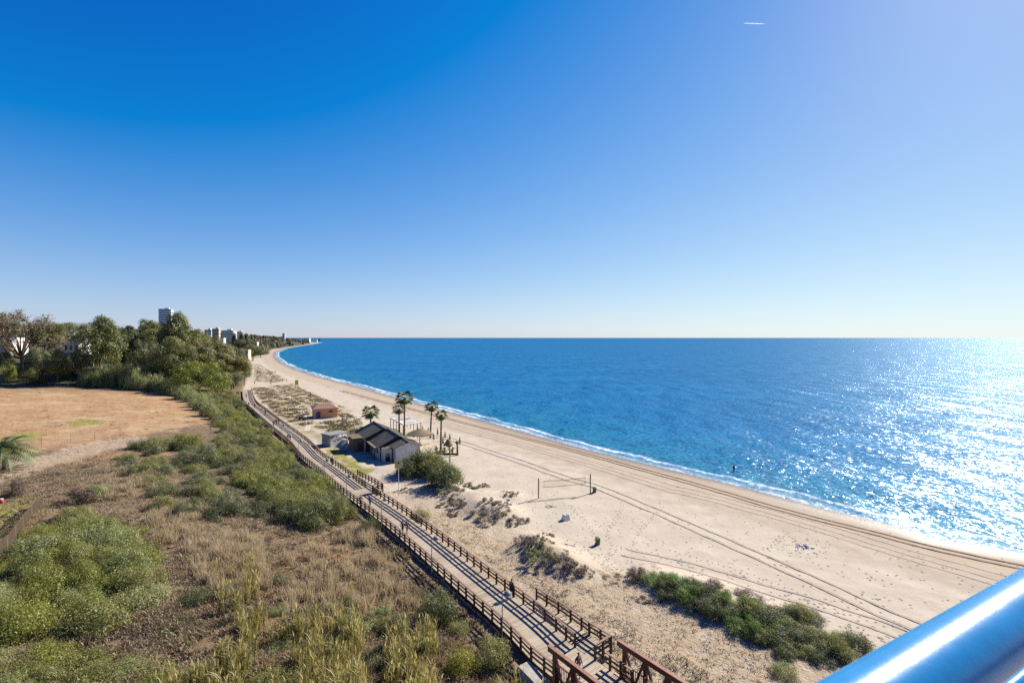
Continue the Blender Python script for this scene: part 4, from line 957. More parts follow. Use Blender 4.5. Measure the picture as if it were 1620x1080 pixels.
FLD = [(-120, 618), (0, 616), (130, 615), (250, 626), (296, 642), (310, 660), (290, 672), (200, 688), (100, 704), (0, 720), (-120, 730)]
Pp, px, py, s_, b_ = field_pts(60000, 24, -1.35, -.4, 90, 230); ok = inpoly(px, py, FLD) & (undul(Pp[:, 0], Pp[:, 1], 6) + .8 * undul(Pp[:, 0] + 3, Pp[:, 1], 2.1) > .22); Pp = Pp[ok][:170]; n = len(Pp); k = np.repeat(np.arange(n), 14)
q = Pp[k] + np.c_[rng.normal(size=(len(k), 2)) * .28, np.full(len(k), -.02)]
V, Fq, v = blade_arrays(q, rng.uniform(.08, .3, n)[k], np.full(len(k), .07), rng.uniform(.2, 1.2, len(k)), np.clip(rng.random(n)[k] * .8 + rng.random(len(k)) * .2, 0, 1))
tag(mobj("field_weeds", np_mesh("field_weeds", V, Fq, v), M_herb), kind="stuff")
# tan tussocks
def tussocks(name, polys, per, seed, hh, mat, blades, wd, lean, dmin=25, dmax=120, rad=.35, bmin=.8):
    allp = []
    for poly, cnt in zip(polys, per):
        Pp, px, py, s_, b_ = field_pts(60000, seed, -1.3, 1.3, dmin, dmax); seed += 1
        ok = inpoly(px, py, poly) & ((b_ > bmin) | (b_ < -5.2)); allp.append(Pp[ok][:cnt])
    Pp = np.concatenate(allp); n = len(Pp); k = np.repeat(np.arange(n), blades)
    q = Pp[k] + np.c_[rng.normal(size=(len(k), 2)) * rad, np.zeros(len(k)) - .03]; hs_ = rng.uniform(.55, 1.1, n)[k] * rng.uniform(*hh, len(k))
    return q, hs_, rng.random(n)[k] * .5 + rng.random(len(k)) * .5, mat
q, h, v, _ = tussocks("tussock", [[(290, 835), (400, 850), (425, 890), (420, 930), (360, 950), (300, 900)], [(230, 800), (330, 800), (300, 860), (240, 860)], [(440, 860), (640, 880), (660, 960), (450, 980)], [(150, 740), (260, 745), (240, 790), (160, 790)], [(560, 830), (600, 850), (600, 870), (540, 860)]],
                      [110, 45, 70, 40, 20], 31, (.6, 1.5), M_tan, 90, .04, .4)
V, Fq, v = blade_arrays(q, h, np.full(len(q), .04), rng.uniform(.1, .6, len(q)), np.clip(v * .4 + .6, 0, 1))
tag(mobj("tussock_grass", np_mesh("tussock_grass", V, Fq, v), M_tan), kind="stuff")
# reeds with feathery heads
RE = [[(335, 905), (395, 890), (440, 950), (455, 1050), (380, 1062), (345, 990)], [(465, 1000), (500, 985), (565, 990), (592, 1120), (470, 1120)], [(605, 1010), (650, 1000), (690, 1010), (700, 1120), (615, 1120)], [(250, 1075), (340, 1050), (400, 1060), (400, 1110), (250, 1120)], [(400, 1100), (880, 1110), (860, 1190), (400, 1190)]]
q, h, v, _ = tussocks("reeds", RE, [34, 70, 48, 26, 80], 51, (1.0, 2.5), M_reed, 26, .05, .2, 22, 60, .22, .9)
parts = [blade_arrays(q, h, np.full(len(q), .045), rng.uniform(.03, .22, len(q)), v)]
m_ = len(q); side = q + np.c_[rng.normal(size=(m_, 2)) * .03, h * rng.uniform(.35, .85, m_)]
parts.append(blade_arrays(side, h * .28, np.full(m_, .05), rng.uniform(.5, 1.3, m_), np.clip(v * .8, 0, 1)))
hd = rng.random(m_) < .18; top = q[hd] + np.c_[np.zeros((hd.sum(), 2)), h[hd] * .92]
parts.append(blade_arrays(top, np.full(hd.sum(), .42), np.full(hd.sum(), .10), rng.uniform(.1, .5, hd.sum()), np.full(hd.sum(), .98)))
V, Fq, v = merge(*parts)
tag(mobj("reeds", np_mesh("reeds", V, Fq, v), M_reed), kind="stuff")
# litter and creeping plants on the sand right of the boardwalk
Pp, px, py, s_, b_ = field_pts(120000, 61, -.6, .9, 25, 110)
den = sm((-b_ - 4.2) / 2) * sm((b_ + 12 + 5 * undul(Pp[:, 0], Pp[:, 1], 6)) / 6) * np.where(py > 800, .8, .35); ok = (rng.random(len(Pp)) < den) | (inpoly(px, py, [(960, 930), (1080, 960), (1250, 1040), (1300, 1150), (1000, 1150), (930, 960)]) & (rng.random(len(Pp)) < .22))
ok &= (b_ < -6.3) & (undul(Pp[:, 0], Pp[:, 1], 2.5) + rng.normal(size=len(Pp)) * .25 > -.02); Pp = Pp[ok][:12000]; n = len(Pp)
k = np.repeat(np.arange(n), 5); q = Pp[k] + np.c_[rng.normal(size=(len(k), 2)) * .14, np.full(len(k), -.01)]
V, Fq, v = blade_arrays(q, rng.uniform(.04, .17, len(k)), np.full(len(k), .045), rng.uniform(.4, 2.2, len(k)), rng.random(n)[k] * .6 + rng.random(len(k)) * .4)
M_lit = leafmat("sand_litter", [(0, (0.050, 0.040, 0.020)), (.4, (0.130, 0.100, 0.045)), (.75, (0.240, 0.180, 0.090)), (1, (0.340, 0.260, 0.150))], .2)
tag(mobj("creeping_plants", np_mesh("creeping_plants", V, Fq, v), M_lit), kind="stuff")
# far dune vegetation
Pp, px, py, s_, b_ = field_pts(90000, 71, -1.0, .2, 95, 700, 'log')
dn = [[(398, 614), (422, 612), (452, 624), (488, 648), (496, 672), (470, 674), (440, 656), (412, 632)], [(432, 611), (462, 608), (500, 626), (545, 645), (520, 652), (490, 642), (452, 624)], [(500, 668), (560, 663), (592, 684), (566, 692), (510, 684)], [(394, 573), (412, 577), (450, 600), (436, 607), (398, 602)], [(505, 640), (540, 650), (580, 668), (545, 664)]]
ok = np.zeros(len(Pp), bool)
for pl in dn: ok |= inpoly(px, py, pl)
ok &= (b_ < -4.5) & (undul(Pp[:, 0], Pp[:, 1], 6) + .5 * undul(Pp[:, 0], Pp[:, 1], 2.4) > .02); Pp = Pp[ok][:2600]; n = len(Pp)
k = np.repeat(np.arange(n), 14); d = rand_dirs(len(k), .5); rr = rng.uniform(.35, .9, n)[k]
Q = Pp[k] + d * rr[:, None] * np.array([1.3, 1.3, .55]); Q[:, 2] = np.maximum(Q[:, 2], Pp[k, 2] + .03)
V, Fq, v = leaf_arrays(Q, d + rng.normal(size=d.shape) * .5, rng.uniform(.16, .32, len(k)), rng.random(n)[k] * .7 + rng.random(len(k)) * .3)
tag(mobj("dune_grass", np_mesh("dune_grass", V, Fq, v), M_herb), kind="stuff")

# ================================================================== TREES
def limb_tubes(mb, base, tips, r0, bend=.25):
    for t in tips:
        b0 = Vector(base); t = Vector(t); mid = b0.lerp(t, .5) + Vector((random.uniform(-1, 1), random.uniform(-1, 1), random.uniform(-.3, .6))) * bend * (t - b0).length * .5
        mb.tube([b0, b0.lerp(mid, .5), mid, mid.lerp(t, .6), t], [r0, r0 * .8, r0 * .6, r0 * .4, r0 * .18], 5)
def tree_proto(kind, leafm, n=15000):
    C, Rr = [], []; leaf = .0135; shell = (.5, 1.1); tz = .42
    if kind == 'broad':
        for i in range(30):
            d = rand_dirs(1, .25)[0]; q = rng.uniform(.45, 1.0) ** .6; C.append((d[0] * .33 * q, d[1] * .33 * q, .58 + d[2] * .30 * q)); Rr.append(rng.uniform(.10, .16))
    elif kind == 'euc':
        for i in range(34):
            d = rand_dirs(1, .2)[0]; q = rng.uniform(.4, 1.05) ** .6; C.append((d[0] * .30 * q, d[1] * .30 * q, .62 + d[2] * .34 * q)); Rr.append(rng.uniform(.07, .125))
        n = int(n * .9)
    elif kind == 'pine':
        for i in range(34):
            a = rng.uniform(0, 6.283); q = math.sqrt(rng.random()); C.append((q * .5 * math.cos(a), q * .5 * math.sin(a), .45 + .46 * (1 - q * q) * rng.uniform(.75, 1.05))); Rr.append(rng.uniform(.10, .16))
        tz = .3; n = int(n * 1.3)
    elif kind == 'conifer':
        for i in range(46):
            z = rng.uniform(.1, .97); a = rng.uniform(0, 6.283); q = .30 * (1 - z) ** .8 * rng.uniform(.5, 1); C.append((q * math.cos(a), q * math.sin(a), z)); Rr.append(.05 + .09 * (1 - z))
        tz = .7
    elif kind == 'dome':
        for i in range(46):
            a = rng.uniform(0, 6.283); q = math.sqrt(rng.random()); C.append((q * .5 * math.cos(a), q * .5 * math.sin(a), .10 + .76 * math.sqrt(max(0, 1 - q * q)) * (rng.uniform(.75, 1.05) if i % 4 else rng.uniform(.1, .5)))); Rr.append(rng.uniform(.09, .15))
        tz = .3
    elif kind == 'low':
        for i in range(44):
            a = rng.uniform(0, 6.283); q = math.sqrt(rng.random()); C.append((q * .48 * math.cos(a), q * .48 * math.sin(a), .06 + .78 * (1 - q * q) * rng.uniform(.25, 1.1))); Rr.append(rng.uniform(.10, .18))
        tz = .2
    elif kind == 'bare':
        for i in range(44):
            d = rand_dirs(1, .5)[0]; q = rng.uniform(.5, 1.05); C.append((d[0] * .42 * q, d[1] * .42 * q, .52 + d[2] * .42 * q)); Rr.append(rng.uniform(.05, .09))
        n = int(n * .2); tz = .25; shell = (.2, 1.2)
    V, Fq, v = clump_leaves(C, Rr, n, leaf, 1.0 if kind != 'pine' else .75, shell, .25)
    cme = np_mesh("crown_" + kind, V, Fq, v); cme.materials.append(leafm)
    mb = MB(); mb.tube([(0, 0, -.05), (.01, 0, tz * .5), (-.006, .01, tz)], [.022, .017, .013], 8)
    order = sorted(C, key=lambda c: -c[2] * 1.0 + random.random() * .3)[: (44 if kind == 'bare' else 14)]
    limb_tubes(mb, (-.006, .01, tz * .96), order, .009)
    if kind == 'bare':
        for c in C:
            for _ in range(7):
                t = Vector(c) + Vector(rand_dirs(1, .5)[0]) * random.uniform(.05, .14); mb.tube([Vector(c) - Vector((0, 0, .0)), Vector(c).lerp(t, .5) + Vector(rand_dirs(1)[0]) * .012, t], [.0032, .0022, .001], 3, cap=False)
    tme = mb.mesh("trunk_" + kind); tme.materials.append(M_bark)
    r = root(kind, "", "tree"); mobj("trunk", tme, M_bark, r); mobj("crown", cme, leafm, r); return r
M_baretree = leafmat("sparse_brown_leaves", [(0, (.11, .085, .045)), (.5, (.24, .185, .10)), (1, (.38, .29, .15))])
PROTO = {}
for key, kind, lm in (("euc", 'euc', M_euc), ("euc2", 'euc', M_euc), ("broad", 'broad', M_euc), ("gold", 'broad', M_goldtree), ("gold2", 'euc', M_goldtree), ("pine", 'dome', M_pine), ("conifer", 'conifer', M_dark), ("ivy", 'low', M_grey), ("darkbroad", 'broad', M_dark), ("greybroad", 'broad', M_grey), ("bare", 'bare', M_baretree), ("umbrella", 'pine', M_dark)):
    PROTO[key] = [tree_proto(kind, lm), False]
TNAME = {"euc": "eucalyptus_tree", "euc2": "eucalyptus_tree", "broad": "broadleaf_tree", "gold": "olive_brown_tree", "gold2": "olive_brown_tree", "pine": "umbrella_pine", "umbrella": "umbrella_pine", "conifer": "conifer_tree", "ivy": "rounded_tree", "darkbroad": "broadleaf_tree", "greybroad": "broadleaf_tree", "bare": "bare_tree"}
CW = {"euc": .74, "euc2": .74, "broad": .84, "gold": .84, "gold2": .74, "pine": 1.16, "umbrella": 1.2, "conifer": .66, "ivy": 1.2, "darkbroad": .84, "greybroad": .84, "bare": .92}
def tree(px, top, wpx, D, key, label, group=None, base_py=None):
    x = (px - CX) / F * D; z = hz(x, D); H_ = CAMH + (HOR - top) / F * D - z; w = wpx * D / F
    src, used = PROTO[key]; r = dup(src, (x, D, z)); r.name = TNAME[key]
    sxy = w / CW[key]; r.scale = (sxy, sxy, H_ * .97); r.rotation_euler = (0, 0, random.uniform(0, 6.28)); tag(r, label, "tree", group)
TREES = [(90, 549, 38, 196, "broad", "small round tree in front of the white villa, near the field"), (128, 546, 28, 204, "greybroad", "small grey tree between the villa and the short white wall"), (58, 547, 40, 200, "greybroad", "low spreading grey tree just right of the bare tree trunk"), (6, 552, 30, 205, "broad", "small olive tree in front of the pale villa at the edge of view"), (34, 485, 104, 208, "bare", "big half bare brown tree with spreading limbs, beyond the field"), (4, 494, 65, 240, "euc", "olive tree behind the bare tree at the very edge of view"),
         (72, 503, 60, 255, "gold", "golden brown tree just behind the big bare tree"), (112, 508, 50, 385, "greybroad", "grey green tree above the white villa roof"),
         (133, 511, 30, 390, "broad", "small round tree between the villa and the tall eucalyptus"), (158, 498, 70, 205, "euc", "tall dark eucalyptus standing behind the hedge, bright wall at its foot"),
         (186, 509, 60, 220, "darkbroad", "dark tree between the tall eucalyptus and the dark conifer"), (205, 512, 54, 224, "conifer", "dark pointed conifer behind the hedge"),
         (232, 520, 66, 218, "ivy", "grey green rounded tree like an overgrown mound in front of the conifer"), (258, 550, 36, 212, "ivy", "lower grey green rounded tree right of the overgrown mound"),
         (240, 503, 55, 262, "euc2", "dark eucalyptus just left of the tower block"), (281, 492, 57, 235, "euc", "tall eucalyptus just right of the tower block"),
         (258, 512, 65, 250, "gold", "golden tree under the tower block"), (296, 520, 65, 240, "gold2", "golden brown tree right of the tall eucalyptus"),
         (276, 528, 65, 215, "broad", "olive tree in front of the golden trees below the tower"), (322, 524, 65, 262, "gold", "golden olive tree on the slope below the cream apartments"),
         (312, 545, 60, 228, "gold2", "olive brown tree directly above the bright umbrella pine"), (345, 534, 60, 250, "gold", "broad golden tree left of the beach house"),
         (340, 555, 57, 232, "gold2", "olive tree above the bright umbrella pine's right half"), (366, 543, 52, 262, "gold", "olive brown tree nearest the beach house"),
         (370, 566, 52, 236, "gold2", "brown tree at the end of the boardwalk, above the bend"), (386, 562, 29, 250, "gold", "narrow brown tree above the sand at the grove's end"),
         (316, 561, 96, 202, "pine", "bright green umbrella pine with a dark underside, lit from behind"), (366, 588, 36, 222, "greybroad", "grey pinkish bushy tree between the umbrella pine and the boardwalk's end"),
         (348, 584, 39, 215, "darkbroad", "dark tree at the right edge of the bright umbrella pine"), (290, 566, 52, 214, "darkbroad", "dark tree under the left side of the bright umbrella pine"),
         (218, 523, 40, 300, "greybroad", "grey tree in the second row behind the conifer"), (170, 515, 52, 290, "euc2", "eucalyptus in the second row behind the tallest one"), (92, 520, 44, 400, "broad", "distant round tree left of the villa"),
         (382, 524, 15, 560, "umbrella", "dark round umbrella pine on the skyline in front of the pale apartments"), (390, 525, 11, 640, "umbrella", "dark round umbrella pine on the skyline right of the apartments"),
         (371, 524, 12, 520, "umbrella", "dark umbrella pine covering the middle of the apartment complex"), (350, 522, 6, 600, "conifer", "thin cypress between the cream building and the apartments"),
         (315, 518, 18, 560, "greybroad", "grey green tree left of the cream building on the skyline"), (327, 520, 14, 560, "darkbroad", "dark tree at the foot of the cream building"),
         (400, 542, 34, 520, "darkbroad", "dark tree mass above the far sand, left of the sand coloured house"), (385, 536, 34, 480, "euc2", "dark green tree behind the flat roofed beach house"),
         (412, 553, 26, 620, "greybroad", "grey scrubby tree above the narrow part of the beach"), (505, 534.5, 5, 2400, "umbrella", "last dark tree on the tip of the headland")]
for t in TREES: tree(*t)
for key in PROTO:
    src = PROTO[key][0]
    for ch in list(src.children): bpy.data.objects.remove(ch)
    bpy.data.objects.remove(src)
# spiky garden plants
def spiky(px, py, wpx, hpx, label, up=True):
    g = G(px, py); H_ = hpx / F * g.y; r_ = wpx / 2 / F * g.y; o = root("spiky_garden_plant", label, "plant", tuple(g))
    m = MB()
    for k in range(16):
        a = random.uniform(0, 6.28); q = random.uniform(.2, 1) * r_; m.tube([(q * .12 * math.cos(a), q * .12 * math.sin(a), -.2), (q * .5 * math.cos(a), q * .5 * math.sin(a), H_ * .35), (q * .9 * math.cos(a), q * .9 * math.sin(a), H_ * random.uniform(.6, .85))], [.16, .12, .09], 6)
    m.obj("stem", M_bark, o)
    C = [(random.uniform(-1, 1) * r_ * .8, random.uniform(-1, 1) * r_ * .8, H_ * random.uniform(.5, .9)) for _ in range(24)]
    V, Fq, v = clump_leaves(C, [r_ * .2] * 24, 2200, .22, 1.3, (.2, 1.1), .8)
    mobj("foliage", np_mesh("foliage", V, Fq, v), M_euc, o)
spiky(68, 602, 36, 42, "dark spiky dragon tree with a pale leaning trunk at the far field edge")
spiky(124, 592, 32, 38, "upright candelabra cactus plant beside the short white wall")
# far woodland along the coast
Pp, px, py, s_, b_ = field_pts(60000, 81, -1.5, .1, 255, 2450, 'log')
sk = np.interp(px, [-200, 0, 100, 200, 300, 330, 400, 430, 470, 500, 510], [512, 512, 512, 514, 520, 524, 528, 530, 533, 535.5, 538])
ok = (b_ > 3) & (px > -300) & (px < 505); Pp = Pp[ok]; px = px[ok]; sk = sk[ok]; keep = rng.random(len(Pp)) < np.clip(Pp[:, 1] / 700, .25, 1); Pp = Pp[keep][:5200]; sk = sk[keep][:5200]
n = len(Pp); hmax = CAMH + (HOR - sk) / F * Pp[:, 1] - Pp[:, 2]; ht = np.minimum(rng.uniform(6, 15, n), np.maximum(hmax * rng.uniform(.8, 1.0, n), 1.5)); rad = np.minimum(ht * .55, rng.uniform(3, 6.5, n))
k = np.repeat(np.arange(n), 60); d = rand_dirs(len(k), .35); lump = 1 + .25 * np.sin(d[:, 0] * 5 + k) * np.cos(d[:, 1] * 4 + k * 2.1)
Q = Pp[k] + np.c_[d[:, :2] * (rad[k] * lump * rng.uniform(.6, 1.05, len(k)))[:, None], ht[k] * (.5 + d[:, 2] * .5 * lump * rng.uniform(.7, 1.05, len(k)))]
V, Fq, v = leaf_arrays(Q, d + rng.normal(size=d.shape) * .4, (.55 + Pp[k, 1] * .0011) * rng.uniform(.7, 1.3, len(k)), rng.random(n)[k] * .75 + rng.random(len(k)) * .25)
M_far = leafmat("far_woodland", [(0, (.05, .058, .025)), (.35, (.095, .10, .045)), (.65, (.135, .125, .06)), (.85, (.18, .145, .08)), (1, (.22, .17, .10))], .2)
tag(mobj("far_woodland", np_mesh("far_woodland", V, Fq, v), M_far), kind="stuff")
# distant ridge
hx = np.linspace(-16000, -4200, 90); hm = MB(); V = []
for i, x in enumerate(hx):
    e = 150 + 90 * math.sin(i * .13) + 40 * math.sin(i * .41 + 1) + 14 * math.sin(i * 1.3); e *= sm(np.array((i) / 10.)) * sm(np.array((89 - i) / 22.))
    V += [(x, 7600, -5), (x * 1.02, 8600, 26 + float(e)), (x * 1.04, 10000, -5)]
Fs = []
for i in range(len(hx) - 1):
    a = 3 * i; Fs += [(a, a + 3, a + 4, a + 1), (a + 1, a + 4, a + 5, a + 2)]
hm.add(V, Fs); tag(hm.obj("hills", plain("distant_hill", (.16, .19, .22), .95, .15, .002), smooth=True), kind="structure")

# ---- palms
M_palm = leafmat("palm_fronds", [(0, (0.041, 0.054, 0.019)), (.5, (0.101, 0.121, 0.041)), (1, (0.216, 0.230, 0.081))], .25)
M_palmpale = leafmat("pale_palm_fronds", [(0, (.08, .075, .035)), (.5, (.15, .135, .07)), (1, (.23, .205, .11))], .25)
def palm(px, base, top_px, top_py, D, crown_r, label, fan=True, leaf=None, skirt=True, fr=26):
    x0 = (px - CX) / F * D; z0 = hz(x0, D) if base is None else base; x1 = (top_px - CX) / F * D; z1 = CAMH + (HOR - top_py) / F * D
    o = root("palm_tree", label, "palm", (x0, D, z0)); H_ = z1 - z0; dx = x1 - x0; leaf = leaf or M_palm
    m = MB(); ring = []
    for i in range(15):
        t = i / 14; ring.append((dx * t ** 1.4, .12 * math.sin(t * 3), -.3 + (H_ + .3) * t))
    m.tube(ring, [.24 - .08 * i / 14 + (.02 if i % 2 else 0) for i in range(15)], 10); m.obj("trunk", M_palmbark, o)
    parts = []; c = np.array([dx, .12 * math.sin(3), H_])
    for k in range(fr):
        a = 2.4 * k; el = math.asin(np.clip(-.45 + 1.42 * (k + .5) / fr, -1, 1)); L = crown_r * random.uniform(.85, 1.1)
        dirh = np.array([math.cos(a), math.sin(a), 0]); side = np.array([-dirh[1], dirh[0], 0]); up_ = np.array([0, 0, 1.])
        if fan:
            hub = c + (dirh * math.cos(el) + up_ * math.sin(el)) * L * .55
            parts.append(leaf_arrays(np.array([(c + hub) / 2]), np.array([side * 0 + up_ + dirh * .3]), L * .28, [.2], .06)[0:3])
            V = []; m_ = 11
            ax = dirh * math.cos(el - .35) + up_ * math.sin(el - .35); nrm = np.cross(side, ax)
            for j in range(m_):
                t = (j / (m_ - 1) - .5) * 2.7; dv = ax * math.cos(t) + side * math.sin(t) - up_ * .18 * abs(t); tip = hub + dv * L * .5 - up_ * L * .07
                w = np.cross(nrm, dv); w = w / np.linalg.norm(w) * L * .05; mid = hub + dv * L * .28
                V += [hub, mid + w, tip, mid - w]
            parts.append((np.array(V), np.arange(len(V)).reshape(-1, 4), np.full(m_, random.random())))
        else:
            V = []; seg = 14; prev = c
            for j in range(1, seg + 1):
                t = j / seg; pos = c + dirh * L * 1.5 * t * math.cos(el * .6) + up_ * (L * 1.5 * t * math.sin(max(el, .0)) - L * .95 * t * t)
                for sgn in (-1, 1):
                    ll = L * .42 * math.sin(math.pi * (.15 + .8 * t)); dv = side * sgn * .85 + (pos - prev) / np.linalg.norm(pos - prev) * .6 - up_ * .35; tip = pos + dv * ll; wv = (pos - prev) * .45
                    V += [pos - wv, pos + wv, tip + wv * .2, tip - wv * .2]
                prev = pos
            parts.append((np.array(V), np.arange(len(V)).reshape(-1, 4), np.clip(rng.random(len(V) // 4) * .4 + random.random() * .6, 0, 1)))
    V, Fq, v = merge(*parts); mobj("crown", np_mesh("palm_crown", V, Fq, v), leaf, o)
    if skirt:
        n = 120; a = rng.uniform(0, 6.28, n); q = np.stack([np.cos(a) * .2, np.sin(a) * .2, rng.uniform(-.15, .25, n)], 1) + c; Vb, Fb, vb = blade_arrays(q, -rng.uniform(.5, 1.3, n) * crown_r * .5, np.full(n, .14), rng.uniform(-.5, -.1, n), rng.random(n))
        mobj("dead_skirt", np_mesh("palm_skirt", Vb, Fb, vb), M_brown, o)
palm(586, None, 586, 653, 123, 2.6, "short bushy fan palm rising behind the restaurant's far roof")
palm(631, None, 631, 648, 126, 2.1, "pale feathery palm left of the tallest palm, beside the terrace", True, M_palmpale)
palm(639.5, None, 639.5, 631, 121, 2.8, "tallest fan palm, standing behind the restaurant by the terrace")
palm(680.5, None, 683, 644, 121, 2.1, "fan palm with slim trunk, second tallest, seaward of the restaurant")
palm(697, None, 698, 657.5, 107, 1.7, "slim fan palm nearest the beach, beside the wooden garden posts")
palm(723.5, None, 723, 700, 103, .55, "stubby little palm with a thick post-like trunk at the garden's end", True, None, True, 16)
palm(4, None, 2, 708, 78, 3.4, "feathery date palm cut by the edge of view, beside the dirt track", False, M_palm, True, 30)

# ================================================================== PEOPLE
def skin_mesh(name, verts, edges, radii, rootv=0, sub=1):
    me = bpy.data.meshes.new(name); me.from_pydata(verts, edges, []); o = bpy.data.objects.new(name, me); COL.objects.link(o)
    md = o.modifiers.new("skin", 'SKIN'); md.use_smooth_shade = True
    for i, r in enumerate(radii):
        sv = me.skin_vertices[0].data[i]; sv.radius = (r, r) if isinstance(r, (int, float)) else r
        sv.use_root = (i == rootv)
    s = o.modifiers.new("sub", 'SUBSURF'); s.levels = sub; s.render_levels = sub
    dg = bpy.context.evaluated_depsgraph_get(); dg.update(); out = bpy.data.meshes.new_from_object(o.evaluated_get(dg)); out.name = name
    bpy.data.objects.remove(o); return out
M_skin = plain("skin", (.36, .20, .13), .6, .06, 8.0)
M_hairs = {"dark": plain("dark_hair", (.018, .012, .009), .6, .2, 20.0), "fair": plain("fair_hair", (.20, .12, .05), .6, .2, 20.0), "grey": plain("grey_hair", (.25, .24, .23), .6, .2, 20.0)}
_cl = {}
def cloth(c):
    if c not in _cl: _cl[c] = plain("cloth_%d" % len(_cl), c, .85, .12, 9.0)
    return _cl[c]
def person(loc, rz, jacket, trousers, hair, label, stride=.0, swing=0.0, lean=0.0, bend=0.0, shorts=False, h=1.72, group=None, knees=0.0):
    k = h / 1.72; o = root("person", label, "person", loc, rz, group)
    def S(x, y, z): return (x * k, (y + lean * max(0, z - .9)) * k, z * k)
    J = {}
    J['pel'] = S(0, 0, .94); J['sp'] = S(0, .01, 1.14); J['ch'] = S(0, .0, 1.34); J['nk'] = S(0, .0, 1.47); J['h0'] = S(0, .02, 1.54); J['h1'] = S(0, .03, 1.62); J['h2'] = S(0, .015, 1.70)
    for s, sg in (('l', -1), ('r', 1)):
        st = stride * sg; sw = -swing * sg
        J['hip' + s] = S(.09 * sg, 0, .90); J['kn' + s] = S(.10 * sg, st * .45 + knees + (.05 if stride else 0), .49); J['an' + s] = S(.10 * sg, st, .09 + (.06 if st < 0 else 0)); J['toe' + s] = S(.115 * sg, st + .15, .04)
        J['sh' + s] = S(.175 * sg, 0, 1.40); J['el' + s] = S(.235 * sg, sw * .4 - .03 + bend * .02, 1.12); J['wr' + s] = S(.225 * sg, sw + .04 + bend * .22, .89 + abs(sw) * .1 + bend * .22); J['pa' + s] = S(.222 * sg, sw + .06 + bend * .27, .83 + abs(sw) * .1 + bend * .24)
    names = list(J); ix = {n: i for i, n in enumerate(names)}
    E = [('pel', 'sp'), ('sp', 'ch'), ('ch', 'nk'), ('nk', 'h0'), ('h0', 'h1'), ('h1', 'h2')]
    for s in 'lr': E += [('pel', 'hip' + s), ('hip' + s, 'kn' + s), ('kn' + s, 'an' + s), ('an' + s, 'toe' + s), ('ch', 'sh' + s), ('sh' + s, 'el' + s), ('el' + s, 'wr' + s), ('wr' + s, 'pa' + s)]
    rad = {'pel': (.13, .10), 'sp': (.12, .09), 'ch': (.145, .10), 'nk': .05, 'h0': .06, 'h1': (.075, .088), 'h2': .055}
    for s in 'lr': rad.update({'hip' + s: .085, 'kn' + s: .058, 'an' + s: .038, 'toe' + s: .032, 'sh' + s: .058, 'el' + s: .042, 'wr' + s: .028, 'pa' + s: (.038, .018)})
    sc_ = lambda r, f=1.0: tuple(x * f * k for x in r) if isinstance(r, tuple) else r * f * k
    body = skin_mesh("body", [J[n] for n in names], [(ix[a], ix[b_]) for a, b_ in E], [sc_(rad[n]) for n in names], 0)
    # fingers, nose, ears and eyes belong to the same body mesh
    mb = MB()
    for s, sg in (('l', -1), ('r', 1)):
        p = Vector(J['pa' + s]); dwn = (p - Vector(J['wr' + s])).normalized()
        for f, (off, ln) in enumerate(((-.024, .062), (-.008, .075), (.008, .07), (.024, .056))):
            b0 = p + Vector((0, off, 0)) + dwn * .02; b1 = b0 + dwn * ln * .5; b2 = b1 + (dwn + Vector((-.5 * sg, .1, 0))).normalized() * ln * .5; mb.tube([b0, b1, b2], [.009, .0085, .006], 5)
        b0 = p + Vector((0, .03, .0)); mb.tube([b0 - dwn * .01, b0 + Vector((-.01 * sg, .022, -.02)), b0 + Vector((-.018 * sg, .03, -.05))], [.011, .010, .007], 5)
    hc = Vector(J['h1'])
    mb.tube([hc + Vector((0, .075, .02)), hc + Vector((0, .105, -.025)), hc + Vector((0, .08, -.035))], [.008, .014, .008], 5)
    for sg in (-1, 1): mb.tube([hc + Vector((.074 * sg, 0, .03)), hc + Vector((.084 * sg, -.012, .0)), hc + Vector((.074 * sg, 0, -.03))], [.008, .012, .006], 5)
    ex = mb.mesh("x"); import bmesh
    bm = bmesh.new(); bm.from_mesh(body); bm.from_mesh(ex); bm.to_mesh(body); bm.free(); bpy.data.meshes.remove(ex)
    body.materials.clear(); mobj("body", body, M_skin, o)
    def part(nm, ks, ed, fs, mat):
        kk = list(ks); me = skin_mesh(nm, [J[n] for n in kk], [(kk.index(a), kk.index(b_)) for a, b_ in ed], [sc_(rad[n], fs.get(n, 1.16)) for n in kk], 0); me.materials.clear(); mobj(nm, me, mat, o)
    part("jacket", ['sp', 'pel', 'ch', 'nk', 'shl', 'ell', 'wrl', 'shr', 'elr', 'wrr'], [('sp', 'pel'), ('sp', 'ch'), ('ch', 'nk'), ('ch', 'shl'), ('shl', 'ell'), ('ell', 'wrl'), ('ch', 'shr'), ('shr', 'elr'), ('elr', 'wrr')], {'nk': 1.2, 'pel': 1.18, 'wrl': 1.4, 'wrr': 1.4, 'ell': 1.35, 'elr': 1.35}, cloth(jacket))
    if shorts: part("trousers", ['pel', 'hipl', 'knl', 'hipr', 'knr'], [('pel', 'hipl'), ('hipl', 'knl'), ('pel', 'hipr'), ('hipr', 'knr')], {'pel': 1.12}, cloth(trousers))
    else: part("trousers", ['pel', 'hipl', 'knl', 'anl', 'hipr', 'knr', 'anr'], [('pel', 'hipl'), ('hipl', 'knl'), ('knl', 'anl'), ('pel', 'hipr'), ('hipr', 'knr'), ('knr', 'anr')], {'pel': 1.12, 'anl': 1.5, 'anr': 1.5, 'knl': 1.25, 'knr': 1.25}, cloth(trousers))
    for s in 'lr': part("shoe", ['an' + s, 'toe' + s], [('an' + s, 'toe' + s)], {'an' + s: 1.25, 'toe' + s: 1.3}, cloth((.03, .03, .035)))
    # hair cap: the upper back part of a skull shell
    m = MB(); n = 14; V = []; rows = 6
